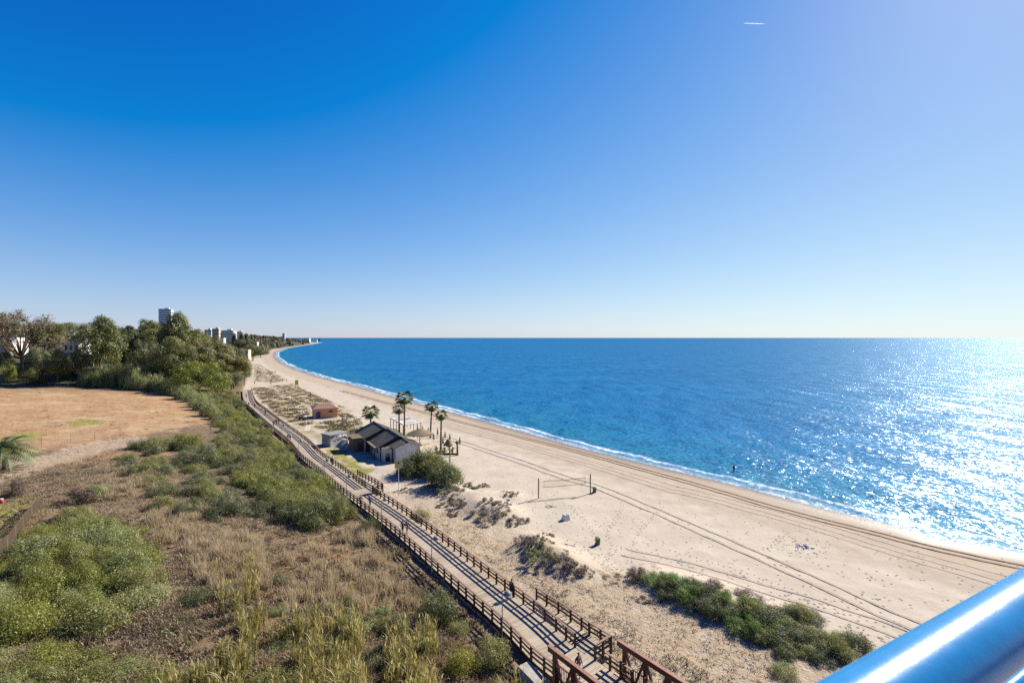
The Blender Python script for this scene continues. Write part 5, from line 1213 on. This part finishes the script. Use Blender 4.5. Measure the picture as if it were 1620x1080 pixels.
    for r_ in range(rows):
        t = r_ / (rows - 1) * 1.75
        for j in range(n):
            a = 2 * math.pi * j / n; fr_ = max(0, math.sin(a)); tt = t * (1 - .38 * fr_); V.append(hc + Vector((.088 * math.sin(tt) * math.cos(a), .098 * math.sin(tt) * math.sin(a) - .012, .02 + .102 * math.cos(tt))) * 1.0)
    m.add(V, [(r_ * n + j, (r_ + 1) * n + j, (r_ + 1) * n + (j + 1) % n, r_ * n + (j + 1) % n) for r_ in range(rows - 1) for j in range(n)]); m.obj("hair", M_hairs[hair], o, smooth=True)
    return o
def on_deck(px, py): p = P(px, py, DECKZ); return (p[0], p[1], DECKZ)
def on_sand(px, py): g = G(px, py); return tuple(g)
away = math.atan2(.8, -.6) - R(90)        # facing up the boardwalk, away from the camera
BK, NAVY, DK, RED, BLUE, WH, GRY, OLV = (.012, .012, .014), (.015, .02, .05), (.03, .03, .035), (.35, .03, .03), (.02, .05, .32), (.6, .6, .6), (.12, .12, .13), (.08, .08, .05)
person(on_deck(570.5, 801), away, (.10, .05, .04), BK, "dark", "person in dark brown jacket walking beside the one in blue", .22, .2)
person(on_deck(585.5, 801.5), away, BLUE, GRY, "fair", "person in a bright blue jacket walking on the boardwalk platform", .2, .22)
person(on_deck(637, 842.5), away + R(180), DK, BK, "dark", "smaller walker of the dark clad couple, nearer the landward railing", .2, .18, h=1.6)
person(on_deck(644, 844), away + R(180), BK, (.25, .16, .12), "dark", "taller walker of the dark clad couple, with tan trousers", .24, .2, h=1.78)
person(on_deck(809, 944), away - R(75), BK, BK, "dark", "person all in black standing at the seaward railing by the nearest lamp", .05, .0, .05, .8, h=1.76)
person(on_deck(915, 1068), away + R(180), NAVY, GRY, "dark", "person with dark hair half hidden behind the footbridge truss", .18, .15)
person(on_deck(525, 735), away - R(80), NAVY, BK, "dark", "person in navy leaning on the seaward railing opposite the lawn", .04, 0, .16, .9)
person(on_deck(598, 779), away + R(70), BK, BK, "dark", "person in black standing by the cross railing of the restaurant ramp", .06, 0, .1, .6)
person(on_deck(455.5, 697), away + R(180), BK, NAVY, "dark", "walker in black, landward one of two passing the shrubs", .2, .18)
person(on_deck(459, 696), away + R(180), WH, BK, "grey", "walker in a white top beside the one in black passing the shrubs", .2, .18)
person(on_deck(433, 674), away, BK, DK, "dark", "dark clad walker in the group of three below the bend", .22, .2)
person(on_deck(437, 671), away, RED, BK, "dark", "walker in a red jacket in the group below the bend", .2, .2)
person(on_deck(441, 670.5), away, (.2, .06, .05), GRY, "fair", "walker in a rust coloured top ending the group below the bend", .2, .2)
person(on_deck(419.5, 656), away + R(180), DK, BK, "dark", "lone dark walker right at the railing of the bend", .2, .2)
person(on_deck(403, 645), away + R(180), BK, BK, "dark", "dark walker just above the bend on the seaward half", .2, .18)
person(on_deck(393.5, 643), away + R(170), GRY, NAVY, "grey", "grey topped walker of the pair above the bend", .2, .2)
person(on_deck(389, 642), away + R(170), BK, BK, "dark", "black clad walker of the pair above the bend", .2, .2)
person(on_deck(389.5, 629), away, RED, DK, "dark", "distant walker in red at the top of the boardwalk", .2, .2)
person(on_sand(403, 607.5), R(60), RED, DK, "dark", "person in red standing on the sand path beyond the boardwalk's end", .1, .1)
person(on_sand(428.5, 608.5), R(-60), BK, BK, "dark", "person in black walking on the sand path past the dune", .2, .2)
person(on_sand(447, 604), R(20), NAVY, GRY, "dark", "beach walker in navy left of the yellow lifeguard chair", .2, .2)
person(on_sand(453.5, 604), R(-20), DK, (.2, .15, .1), "dark", "beach walker in dark top nearest the yellow lifeguard chair", .2, .2)
person(on_sand(435.5, 590), R(10), BK, BK, "dark", "tiny figure in black far up the beach beside the dune", .2, .2)
person(on_sand(491, 627), R(40), DK, BK, "dark", "dark figure on the sand above the orange hut", .1, .1)
wp = P(1161, 748, SEA - .42); person((wp[0], wp[1], SEA - .42), R(-60), (.02, .02, .025), BK, "dark", "swimmer in a dark wetsuit wading off the beach, thigh deep", .1, .1, .05, .4)

# ================================================================== BEACH THINGS
M_post = plain("weathered_post", (.22, .16, .10), .85, .3, 5.0)
M_yellow = plain("yellow_paint", (.62, .45, .03), .5, .08, 3.0)
M_tape = plain("yellow_net_tape", (.60, .38, .05), .7, .1, 3.0)
M_net = plain("net_cord", (.35, .28, .18), .8, .1, 3.0)
pL, pR = G(852, 788), G(934, 780); pL.z = hz(pL.x, pL.y); pR.z = hz(pR.x, pR.y)
vb = root("volleyball_net", "beach volleyball net with yellow tapes hung between two weathered posts", "sports net", tuple(pL))
d = pR - pL; u = d.normalized()
for e_ in (Vector(), d):
    m = MB(); m.tube([e_ + Vector((0, 0, -.5)), e_ + Vector((0, 0, 3.25))], .1, 10); m.obj("post", M_post, vb)
n0, n1_ = u * .85 + Vector((0, 0, 2.72)), d - u * .85 + Vector((0, 0, 2.72)); n0b, n1b = n0 - Vector((0, 0, 1.0)), n1_ - Vector((0, 0, 1.0))
sag = lambda a, b_, t, s=.1: a.lerp(b_, t) - Vector((0, 0, s * math.sin(math.pi * t)))
for a_, b_ in ((n0, n1_), (n0b, n1b)):
    m = MB(); m.sweep([sag(a_, b_, t) for t in np.linspace(0, 1, 16)], .03, .09); m.obj("tape", M_tape, vb)
for a_, b_ in ((n0, n0b), (n1_, n1b)):
    m = MB(); m.beam(a_ + u * (.1 if a_ is n0 else -.1), b_ + u * (.1 if a_ is n0 else -.1), .22, .03); m.obj("tape", M_tape, vb)
m = MB()
for k in range(1, 70): m.tube([sag(n0, n1_, k / 70), sag(n0b, n1b, k / 70)], .006, 3, cap=False)
for k in range(1, 9): m.tube([sag(n0.lerp(n0b, k / 9), n1_.lerp(n1b, k / 9), t) for t in np.linspace(0, 1, 12)], .006, 3, cap=False)
m.obj("net", M_net, vb)
m = MB()
for e_, q_ in ((Vector((0, 0, 2.5)), (n0, n0b)), (d + Vector((0, 0, 2.5)), (n1_, n1b))):
    for t in (0, .3, .7, 1): m.tube([e_ - Vector((0, 0, .5 * t)), q_[0].lerp(q_[1], t)], .012, 4)
m.obj("rope", M_net, vb)
M_bin = plain("green_plastic_bin", (.06, .072, .05), .5, .15, 4.0, .4)
def bin_(px, py, label, h=1.1):
    g = G(px, py); o = root("wheelie_bin", label, "bin", tuple(g), R(25)); w = .56; o.scale = (.74, .74, .78)
    m = MB(); m.box((0, 0, h * .46), (w * .86, .6, h * .92)); m.v = [(x * (1 + .16 * (z / h)), y * (1 + .16 * (z / h)), z) for x, y, z in m.v]; m.obj("body", M_bin, o)
    m = MB(); m.hexa([(-.34, -.39, h * .925), (.34, -.39, h * .925), (.34, .39, h * .97), (-.34, .39, h * .97), (-.32, -.36, h * .96), (.32, -.36, h * .96), (.31, .37, h * 1.04), (-.31, .37, h * 1.04)]); m.obj("lid", M_bin, o)
    m = MB(); m.tube([(-.26, .43, h * .9), (.26, .43, h * .9)], .02, 6); m.obj("handle", M_bin, o)
    for sx in (-.3, .3): m = MB(); m.tube([(sx - .03, .3, .1), (sx + .03, .3, .1)], .1, 12); m.obj("wheel", plain("rubber", (.02, .02, .02), .8, .1), o)
bin_(945.5, 861, "green wheelie bin standing alone on the open sand")
bin_(940.5, 778.5, "green wheelie bin next to the volleyball net's seaward post")
# white tapered box
g = G(895, 822); wb = root("white_box", "white tapered plastic block with a hollow top, alone on the sand", "box", tuple(g), R(30)); wb.scale = (.78, .78, .72)
M_wp = plain("white_plastic", (.62, .60, .58), .5, .05, 3.0, .4)
m = MB(); m.box((0, 0, .5), (1.35, 1.2, 1.1), taper=.62); m.obj("body", M_wp, wb)
m = MB()
for (c, dd) in (((0, .33, 1.11), (.84, .1, .12)), ((0, -.33, 1.11), (.84, .1, .12)), ((.37, 0, 1.11), (.1, .56, .12)), ((-.37, 0, 1.11), (.1, .56, .12))): m.box(c, dd)
m.obj("rim", M_wp, wb)
# driftwood heap in a footprint ring
def heap(px, py, label, r_, name="driftwood_heap", mat=None, n=16):
    g = G(px, py); o = root(name, label, "driftwood", tuple(g)); m = MB()
    for k in range(n):
        a, q_ = random.uniform(0, 6.28), random.uniform(0, r_); c = Vector((q_ * math.cos(a), q_ * .6 * math.sin(a), .08 + .2 * (1 - q_ / r_) * random.random())); b_ = random.uniform(0, 3.14); L = random.uniform(.3, .8) * r_ * .8; dv = Vector((math.cos(b_) * L, math.sin(b_) * L, random.uniform(-.05, .25)))
        m.tube([c - dv / 2, c + Vector((0, 0, .04)), c + dv / 2], [.035, .06, .025], 6); m.obj("branch", mat, o)
    for k in range(5): m = MB(); a = random.uniform(0, 6.28); m.box((r_ * .5 * math.cos(a), r_ * .35 * math.sin(a), .08), (.3, .2, .16), a, taper=.7); m.obj("stone", M_white, o)
heap(1276, 866, "small heap of dark driftwood and pale stones on the sand near the tyre tracks", 1.3)
heap(518.5, 612, "dark low pile on the far beach near the waterline, seaward of the hut", 1.6)
# yellow sign on the pole
g = G(630.5, 776); sg = root("sign_post", "square yellow warning sign on a tall white pole below the restaurant bushes", "sign", tuple(g), R(12))
m = MB(); m.tube([(0, 0, -.5), (0, 0, 4.0)], .055, 8); m.obj("pole", plain("white_pole", (.55, .55, .52), .5, .08), sg)
m = MB(); m.box((0, -.08, 4.55), (1.25, .06, 1.45)); pn = m.obj("panel", plain("sand_coloured_panel", (.48, .40, .24), .5, .06), sg)
m = MB(); s_ = .42
m.hexa([(0, -.135, 4.7 - s_), (s_, -.135, 4.7), (s_, -.113, 4.7), (0, -.113, 4.7 - s_), (-s_, -.135, 4.7), (0, -.135, 4.7 + s_), (0, -.113, 4.7 + s_), (-s_, -.113, 4.7)]); m.obj("yellow_diamond", M_yellow, pn)
m = MB(); m.lathe([(.06, -.012), (.15, -.012), (.15, .012), (.06, .012)], 12); me = m.mesh("symbol"); me.transform(Matrix.Translation((0, -.15, 4.7)) @ Matrix.Rotation(R(90), 4, 'X')); mobj("symbol", me, M_darkwood, pn)
# yellow lifeguard chair
g = G(469.5, 615.5); lc = root("lifeguard_chair", "tall yellow panelled lifeguard chair on thin legs, far on the beach", "lifeguard chair", tuple(g), R(20))
for sx in (-.62, .62):
    for sy in (-.5, .5): m = MB(); m.beam((sx * 1.1, sy * 1.3, -.2), (sx, sy, 4.6), .11, .11); m.obj("leg", M_post, lc)
m = MB(); m.box((0, -.6, 3.5), (1.5, .06, 2.3)); m.obj("panel", M_yellow, lc)
m = MB(); m.box((0, 0, 2.5), (1.3, 1.1, .1)); m.box((0, .5, 3.2), (1.3, .08, 1.2)); m.obj("seat", M_yellow, lc)
m = MB()
for k in range(6): m.box((0, .62, .4 + k * .36), (1.1, .07, .07))
m.obj("ladder", M_post, lc)
# closed beach umbrellas
M_umb = [plain("faded_grey_canvas", (.24, .20, .17), .9, .15, 4.0), plain("brown_canvas", (.17, .12, .09), .9, .15, 4.0)]
def umb():
    o = root("beach_umbrella", "", "umbrella"); m = MB(); m.tube([(0, 0, -.4), (0, 0, 2.35)], .035, 6); m.obj("pole", M_post, o)
    m = MB(); m.lathe([(.03, 2.45), (.09, 2.2), (.17, 1.5), (.20, .95), (.13, .8), (.05, .78)], 12); m.v = [(x * (1 + .18 * math.cos(6 * math.atan2(y, x))), y * (1 + .18 * math.cos(6 * math.atan2(y, x))), z) for x, y, z in m.v]; m.obj("canopy", M_umb[1], o); return o
u0 = umb(); UM = [(660.4, 684, "first by the pergola"), (668.4, 684.6, "second by the pergola"), (677.4, 688, "left of the slim palm trunk"), (692.2, 690, "first of the seaward row"), (686, 698, "between the thatched roof and the palms"), (704, 694.3, "right behind the slim palm nearest the beach"), (711.7, 698, "third of the seaward row"), (700.8, 705, "beside the flat thatched parasol"), (727.4, 705, "last of the row, behind the stubby palm")]
for k, (a, b_, w_) in enumerate(UM):
    g = G(a, b_ + 2); lab = "closed brown beach umbrella, " + w_
    if k == 0: r = u0; r.location = g; r["label"] = lab; r["group"] = "closed umbrellas by the terrace"
    else: r = dup(u0, g, None, lab, "closed umbrellas by the terrace", (1, 1, random.uniform(.9, 1.1)))
# wooden garden posts with planting beside the terrace
def gpost(px, py, h, label, plantlike):
    g = G(px, py); o = root("garden_post", label, "post", tuple(g)); m = MB(); m.tube([(0, 0, -.3), (.03, 0, h * .5), (0, 0, h)], [.13, .11, .12], 7); m.obj("post", M_palmbark, o)
    if plantlike:
        V, Fq, v = clump_leaves([(random.uniform(-.25, .25), random.uniform(-.25, .25), h * random.uniform(.3, 1)) for _ in range(6)], [.28] * 6, 240, .12); mobj("foliage", np_mesh("foliage", V, Fq, v), M_olive, o)
    else:
        m = MB(); m.box((0, 0, h + .02), (.34, .34, .1)); m.obj("cap", M_darkwood, o)
for a, b_, h, lab, pl in [(690, 716, 1.5, "planted post first in the garden row, under the slim palm", True), (703, 719.5, 1.5, "planted post in the middle of the garden row", True), (711, 719.5, 3.0, "tall bare wooden post in the garden row", False), (711.5, 731, 3.4, "tall pale wooden post rising behind the restaurant bushes", False), (716, 718, 1.6, "planted post between the tall post and the stubby palm", True), (696.5, 717, .8, "low planted stump at the near end of the garden row", True)]: gpost(a, b_, h, lab, pl)
gA, gB = G(690, 718), G(725, 719); m = MB(); m.beam(Vector((0, 0, .15)), gB - gA + Vector((0, 0, .15)), .3, .3); o = m.obj("garden_edging", M_darkwood); o.location = gA; tag(o, "dark low timber edging along the foot of the garden posts", "edging")

# ================================================================== FENCES ON THE LEFT
def mesh_fence(px_list, h, label, mat_, mat_post, step=2.6, solid=False, brace=False):
    pts = [G(*p) for p in px_list]; o = root("mesh_fence", label, "fence", tuple(pts[0])); L = []
    for a, b_ in zip(pts[:-1], pts[1:]):
        n = max(1, int((b_ - a).length / step)); L += [a.lerp(b_, k / n) for k in range(n)]
    L.append(pts[-1]); L = [Vector((p.x, p.y, hz(p.x, p.y))) - pts[0] for p in L]
    for p in L:
        m = MB(); m.tube([p + Vector((0, 0, -.3)), p + Vector((0, 0, h + .12))], .045, 6); m.obj("post", mat_post, o)
    m = MB()
    if solid:
        for a, b_ in zip(L[:-1], L[1:]):
            n = int((b_ - a).length / .11)
            for k in range(n): q_ = a.lerp(b_, (k + .5) / n); m.beam(q_ + Vector((0, 0, .05)), q_ + Vector((0, 0, h)), .062, .02, up=tuple((b_ - a).normalized().cross(Vector((0, 0, 1)))))
            m.beam(a + Vector((0, 0, h)), b_ + Vector((0, 0, h)), .03, .05)
        m.obj("screen", mat_, o)
    else:
        for a, b_ in zip(L[:-1], L[1:]):
            for zz in np.linspace(.1, h, 9): m.tube([a + Vector((0, 0, zz)), b_ + Vector((0, 0, zz))], .004, 3, cap=False)
            n = int((b_ - a).length / .3)
            for k in range(n): q_ = a.lerp(b_, k / n); m.tube([q_ + Vector((0, 0, .1)), q_ + Vector((0, 0, h))], .003, 3, cap=False)
        m.obj("wire_mesh", mat_, o)
    if brace:
        p = L[brace]; m = MB()
        for sx in (-1, 1): m.tube([p + Vector((0, 0, h * .95)), p + Vector((sx * 2.0, -.3, 0))], .03, 5)
        m.obj("brace", mat_post, o)
mesh_fence([(-40, 905), (12, 872), (36, 838), (50, 818), (68, 802)], 1.6, "brown screened fence running down the slope at the edge of view", plain("brown_screen", (.10, .068, .042), .9, .3, 2.0), M_post, 2.8, True)
mesh_fence([(-20, 712), (22, 709), (66, 708), (112, 700), (150, 696), (190, 691)], 1.9, "thin wire fence with slim posts along the near side of the ploughed field", M_galv, M_post, 6.5, False, 5)
p = G(333, 686); m = MB(); m.tube([(0, 0, -.3), (0, 0, 1.7)], .07, 7); fp = m.obj("marker_post", M_post); fp.location = p; tag(fp, "lone pale wooden post at the corner of the ploughed field by the thicket", "post")
# something red at the foot of the palm
g = G(2, 796); rb = root("red_play_barrel", "small red plastic barrel at the foot of the feathery palm", "barrel", tuple(g)); m = MB(); m.lathe([(.2, 0), (.28, .2), (.28, .42), (.2, .6)], 14); m.obj("body", plain("red_plastic", (.45, .04, .05), .5, .1), rb, smooth=True); m = MB(); m.lathe([(.21, .6), (.21, .64)], 14); m.obj("lid", M_wp, rb)
# dry branch piles on the slope
def brush(px, py, r_, label):
    g = G(px, py); o = root("brush_pile", label, "branches", tuple(g)); m = MB()
    for k in range(46):
        a = random.uniform(0, 6.28); c = Vector((random.gauss(0, r_ * .4), random.gauss(0, r_ * .25), random.uniform(.05, .4))); L = random.uniform(.6, 1.6); m.tube([c - Vector((math.cos(a), math.sin(a), .1)) * L / 2, c + Vector((math.cos(a), math.sin(a), random.uniform(-.1, .3))) * L / 2], [.035, .012], 4)
    tag(m.obj("twigs", M_bark, o), kind="stuff")
brush(80, 752, 2.6, "pile of dry cut branches at the lower side of the dirt track"); brush(135, 738, 2.4, "long heap of dry branches below the middle of the dirt track"); brush(82, 1008, 1.4, "fallen bare branches in the shade under the pale shrubs"); brush(175, 790, 1.6, "grey twiggy dead bush on the dry slope")

# ================================================================== TRACKS IN THE SAND
def sand_mat(name, c0, c1, sc_=1.5):
    m, nt, b = newmat(name, .95, .1); co = nd(nt, "TexCoord").outputs["Object"]
    n = nd(nt, "TexNoise", {"Vector": co, "Scale": sc_, "Detail": 6.0, "Roughness": .7}).outputs[0]
    nt.links.new(ramp(nt, n, [(.35, c0), (.65, c1)]), b.inputs["Base Color"])
    nt.links.new(nd(nt, "Bump", {"Height": n, "Strength": .6, "Distance": .12}).outputs[0], b.inputs["Normal"]); return m
M_rutdry = sand_mat("loose_sand_rut", (.31, .255, .185), (.38, .315, .235)); M_rutdamp = sand_mat("damp_sand_rut", (.15, .105, .065), (.24, .17, .11))
def rut(px_pts, width, mat_, ridge=.07, lugs=False, off=0.0):
    pts = smooth_path([tuple(G(*p)[:2]) for p in px_pts], .35 if lugs else .8); t_ = tang(pts); nr = np.stack([t_[:, 1], -t_[:, 0]], 1)
    prof = [(-.5, -.01), (-.36, ridge), (-.2, .012), (.2, .012), (.36, ridge), (.5, -.01)]; V = []; wob = undul(pts[:, 0], pts[:, 1], 5) * .25
    n = len(pts)
    for j, (u_, dz) in enumerate(prof):
        q_ = pts + nr * (u_ * width + off + wob[:, None] * 1.0); z = base_h(q_[:, 0], q_[:, 1])[0]; dzz = dz * (1 + .5 * undul(q_[:, 0], q_[:, 1], .9))
        if lugs and j in (2, 3): dzz = dzz + np.where(np.arange(n) % 2 == 0, .05, 0)
        V.append(np.c_[q_, z + .02 + dzz])
    V = np.stack(V, 1).reshape(-1, 3); k = len(prof); i = np.arange(n * k).reshape(n, k)
    Fq = np.stack([i[:-1, :-1], i[:-1, 1:], i[1:, 1:], i[1:, :-1]], -1).reshape(-1, 4)
    return V, Fq, np.zeros(len(Fq))
def ruts(lists, name, mat_, **kw):
    V, Fq, v = merge(*[rut(l, w, mat_, off=o_, **kw) for l, w, o_ in lists]); me = np_mesh(name, V, Fq, v, True); tag(mobj(name, me, mat_), kind="structure")
TA = [(660, 686), (700, 692), (740, 703), (829, 732), (896, 756), (953, 773), (1100, 835), (1262, 907), (1443, 988), (1640, 1078), (1800, 1150)]
TB = [(540, 618), (600, 634), (645, 645), (700, 660), (778, 680), (873, 704), (962, 728), (1100, 766), (1236, 806), (1440, 858), (1611, 896), (1800, 935)]
TC = [(700, 672), (807, 700), (940, 738), (1051, 773), (1080, 779), (1235, 820), (1440, 882), (1640, 940)]
TD = [(990, 868), (1100, 892), (1197, 922), (1285, 946), (1422, 992), (1500, 1025)]
ruts([(TA, .42, -.95), (TA, .42, .95)], "tyre_tracks", M_rutdry, ridge=.05)
ruts([(TB, .62, -.9), (TB, .62, .9)], "damp_tyre_tracks", M_rutdamp, ridge=.07, lugs=True)
ruts([(TC, .45, -.95), (TC, .45, .95), (TC, .4, -3.2)], "faint_tyre_tracks", M_rutdry, ridge=.035)
ruts([(TD, .35, 0), (TD, .35, 1.9)], "old_tyre_tracks", M_rutdry, ridge=.035)
# sandy footpath in the dunes by the hut
ruts([([(438, 612), (452, 622), (468, 640), (480, 655), (488, 668), (484, 682)], 1.6, 0)], "sand_path", sand_mat("pale_path_sand", (.40, .335, .25), (.45, .38, .29)), ridge=.04)
# footprints: little heaped dents
def prints():
    Pp = []
    for tr in ([(975, 787), (985, 800), (972, 825), (960, 845), (968, 862), (1000, 868), (1040, 880), (1100, 898)], [(1010, 845), (1020, 830), (1035, 815), (1050, 800)], [(985, 865), (960, 880), (950, 900)], [(1215, 1000 - 130), (1240, 845), (1265, 858)], [(1150, 905), (1260, 940), (1400, 990)], [(1060, 870), (1180, 905), (1300, 950)], [(900, 800), (930, 830), (945, 858)]):
        q_ = smooth_path([tuple(G(*p)[:2]) for p in tr], .62); t_ = tang(q_); n = np.stack([t_[:, 1], -t_[:, 0]], 1); Pp.append(q_ + n * (np.where(np.arange(len(q_)) % 2 == 0, .16, -.16) + rng.normal(size=len(q_)) * .06)[:, None])
    A, px, py, s_, b_ = field_pts(30000, 91, -.3, 1.25, 36, 110); ok = (s_ > 4) & (b_ < -12) & (rng.random(len(A)) < np.clip(.03 + .10 * (undul(A[:, 0], A[:, 1], 9) > .12) + .12 * (np.abs(b_ + 22) < 6), 0, 1)); Pp.append(A[ok][:1500, :2])
    A, px, py, s_, b_ = field_pts(30000, 92, 1.0, 1.25, 36, 110)
    c = G(1276, 866); a = rng.uniform(0, 6.28, 55); r_ = rng.uniform(1.2, 3.4, 55); Pp.append(np.c_[c.x + r_ * np.cos(a), c.y + r_ * np.sin(a)])
    Q = np.concatenate(Pp); n = len(Q); z = base_h(Q[:, 0], Q[:, 1])[0]; a = rng.uniform(0, 6.28, n); k = 7; V = []
    for j in range(k):
        t = 2 * math.pi * j / k; V.append(np.c_[Q[:, 0] + .16 * math.cos(t), Q[:, 1] + .16 * math.sin(t), z - .01])
    for j in range(k):
        t = 2 * math.pi * j / k; V.append(np.c_[Q[:, 0] + .09 * math.cos(t), Q[:, 1] + .09 * math.sin(t), z + .035 * rng.uniform(.6, 1.4, n)])
    V.append(np.c_[Q, z + .004]); V = np.stack(V, 1).reshape(-1, 3); st = 2 * k + 1; b0 = np.arange(n)[:, None] * st; Fs = []
    for j in range(k):
        j2 = (j + 1) % k; Fs.append(b0 + np.array([[j, j2, k + j2, k + j]])); Fs.append(b0 + np.array([[k + j, k + j2, 2 * k, 2 * k]])[:, :4])
    T = [f for f in Fs]; me = np_mesh("footprints", V, np.concatenate([f for i_, f in enumerate(T) if i_ % 2 == 0]), None, True)
    tri = np.concatenate([f[:, :3] for i_, f in enumerate(T) if i_ % 2 == 1]); me2 = np_mesh("x", V, tri, None, True)
    import bmesh
    bm = bmesh.new(); bm.from_mesh(me); bm.from_mesh(me2); bm.to_mesh(me); bm.free(); bpy.data.meshes.remove(me2)
    tag(mobj("footprints", me, M_rutdry), kind="stuff")
prints()
# contrail high in the sky
ca_, cb_ = at_d(1174, 37, 9000), at_d(1211, 38.2, 9000); m = MB(); m.tube([ca_.lerp(cb_, t) - ca_ for t in np.linspace(0, 1, 12)], [2, 5, 7, 8, 9, 9, 8, 8, 7, 6, 4, 1.5], 8)
ct = m.obj("contrail", leafmat("ice_crystal_vapour", [(0, (.9, .9, .9)), (1, (.95, .95, .95))], .75), smooth=True); ct.location = ca_; tag(ct, "short white aircraft vapour trail high in the blue sky", "contrail")
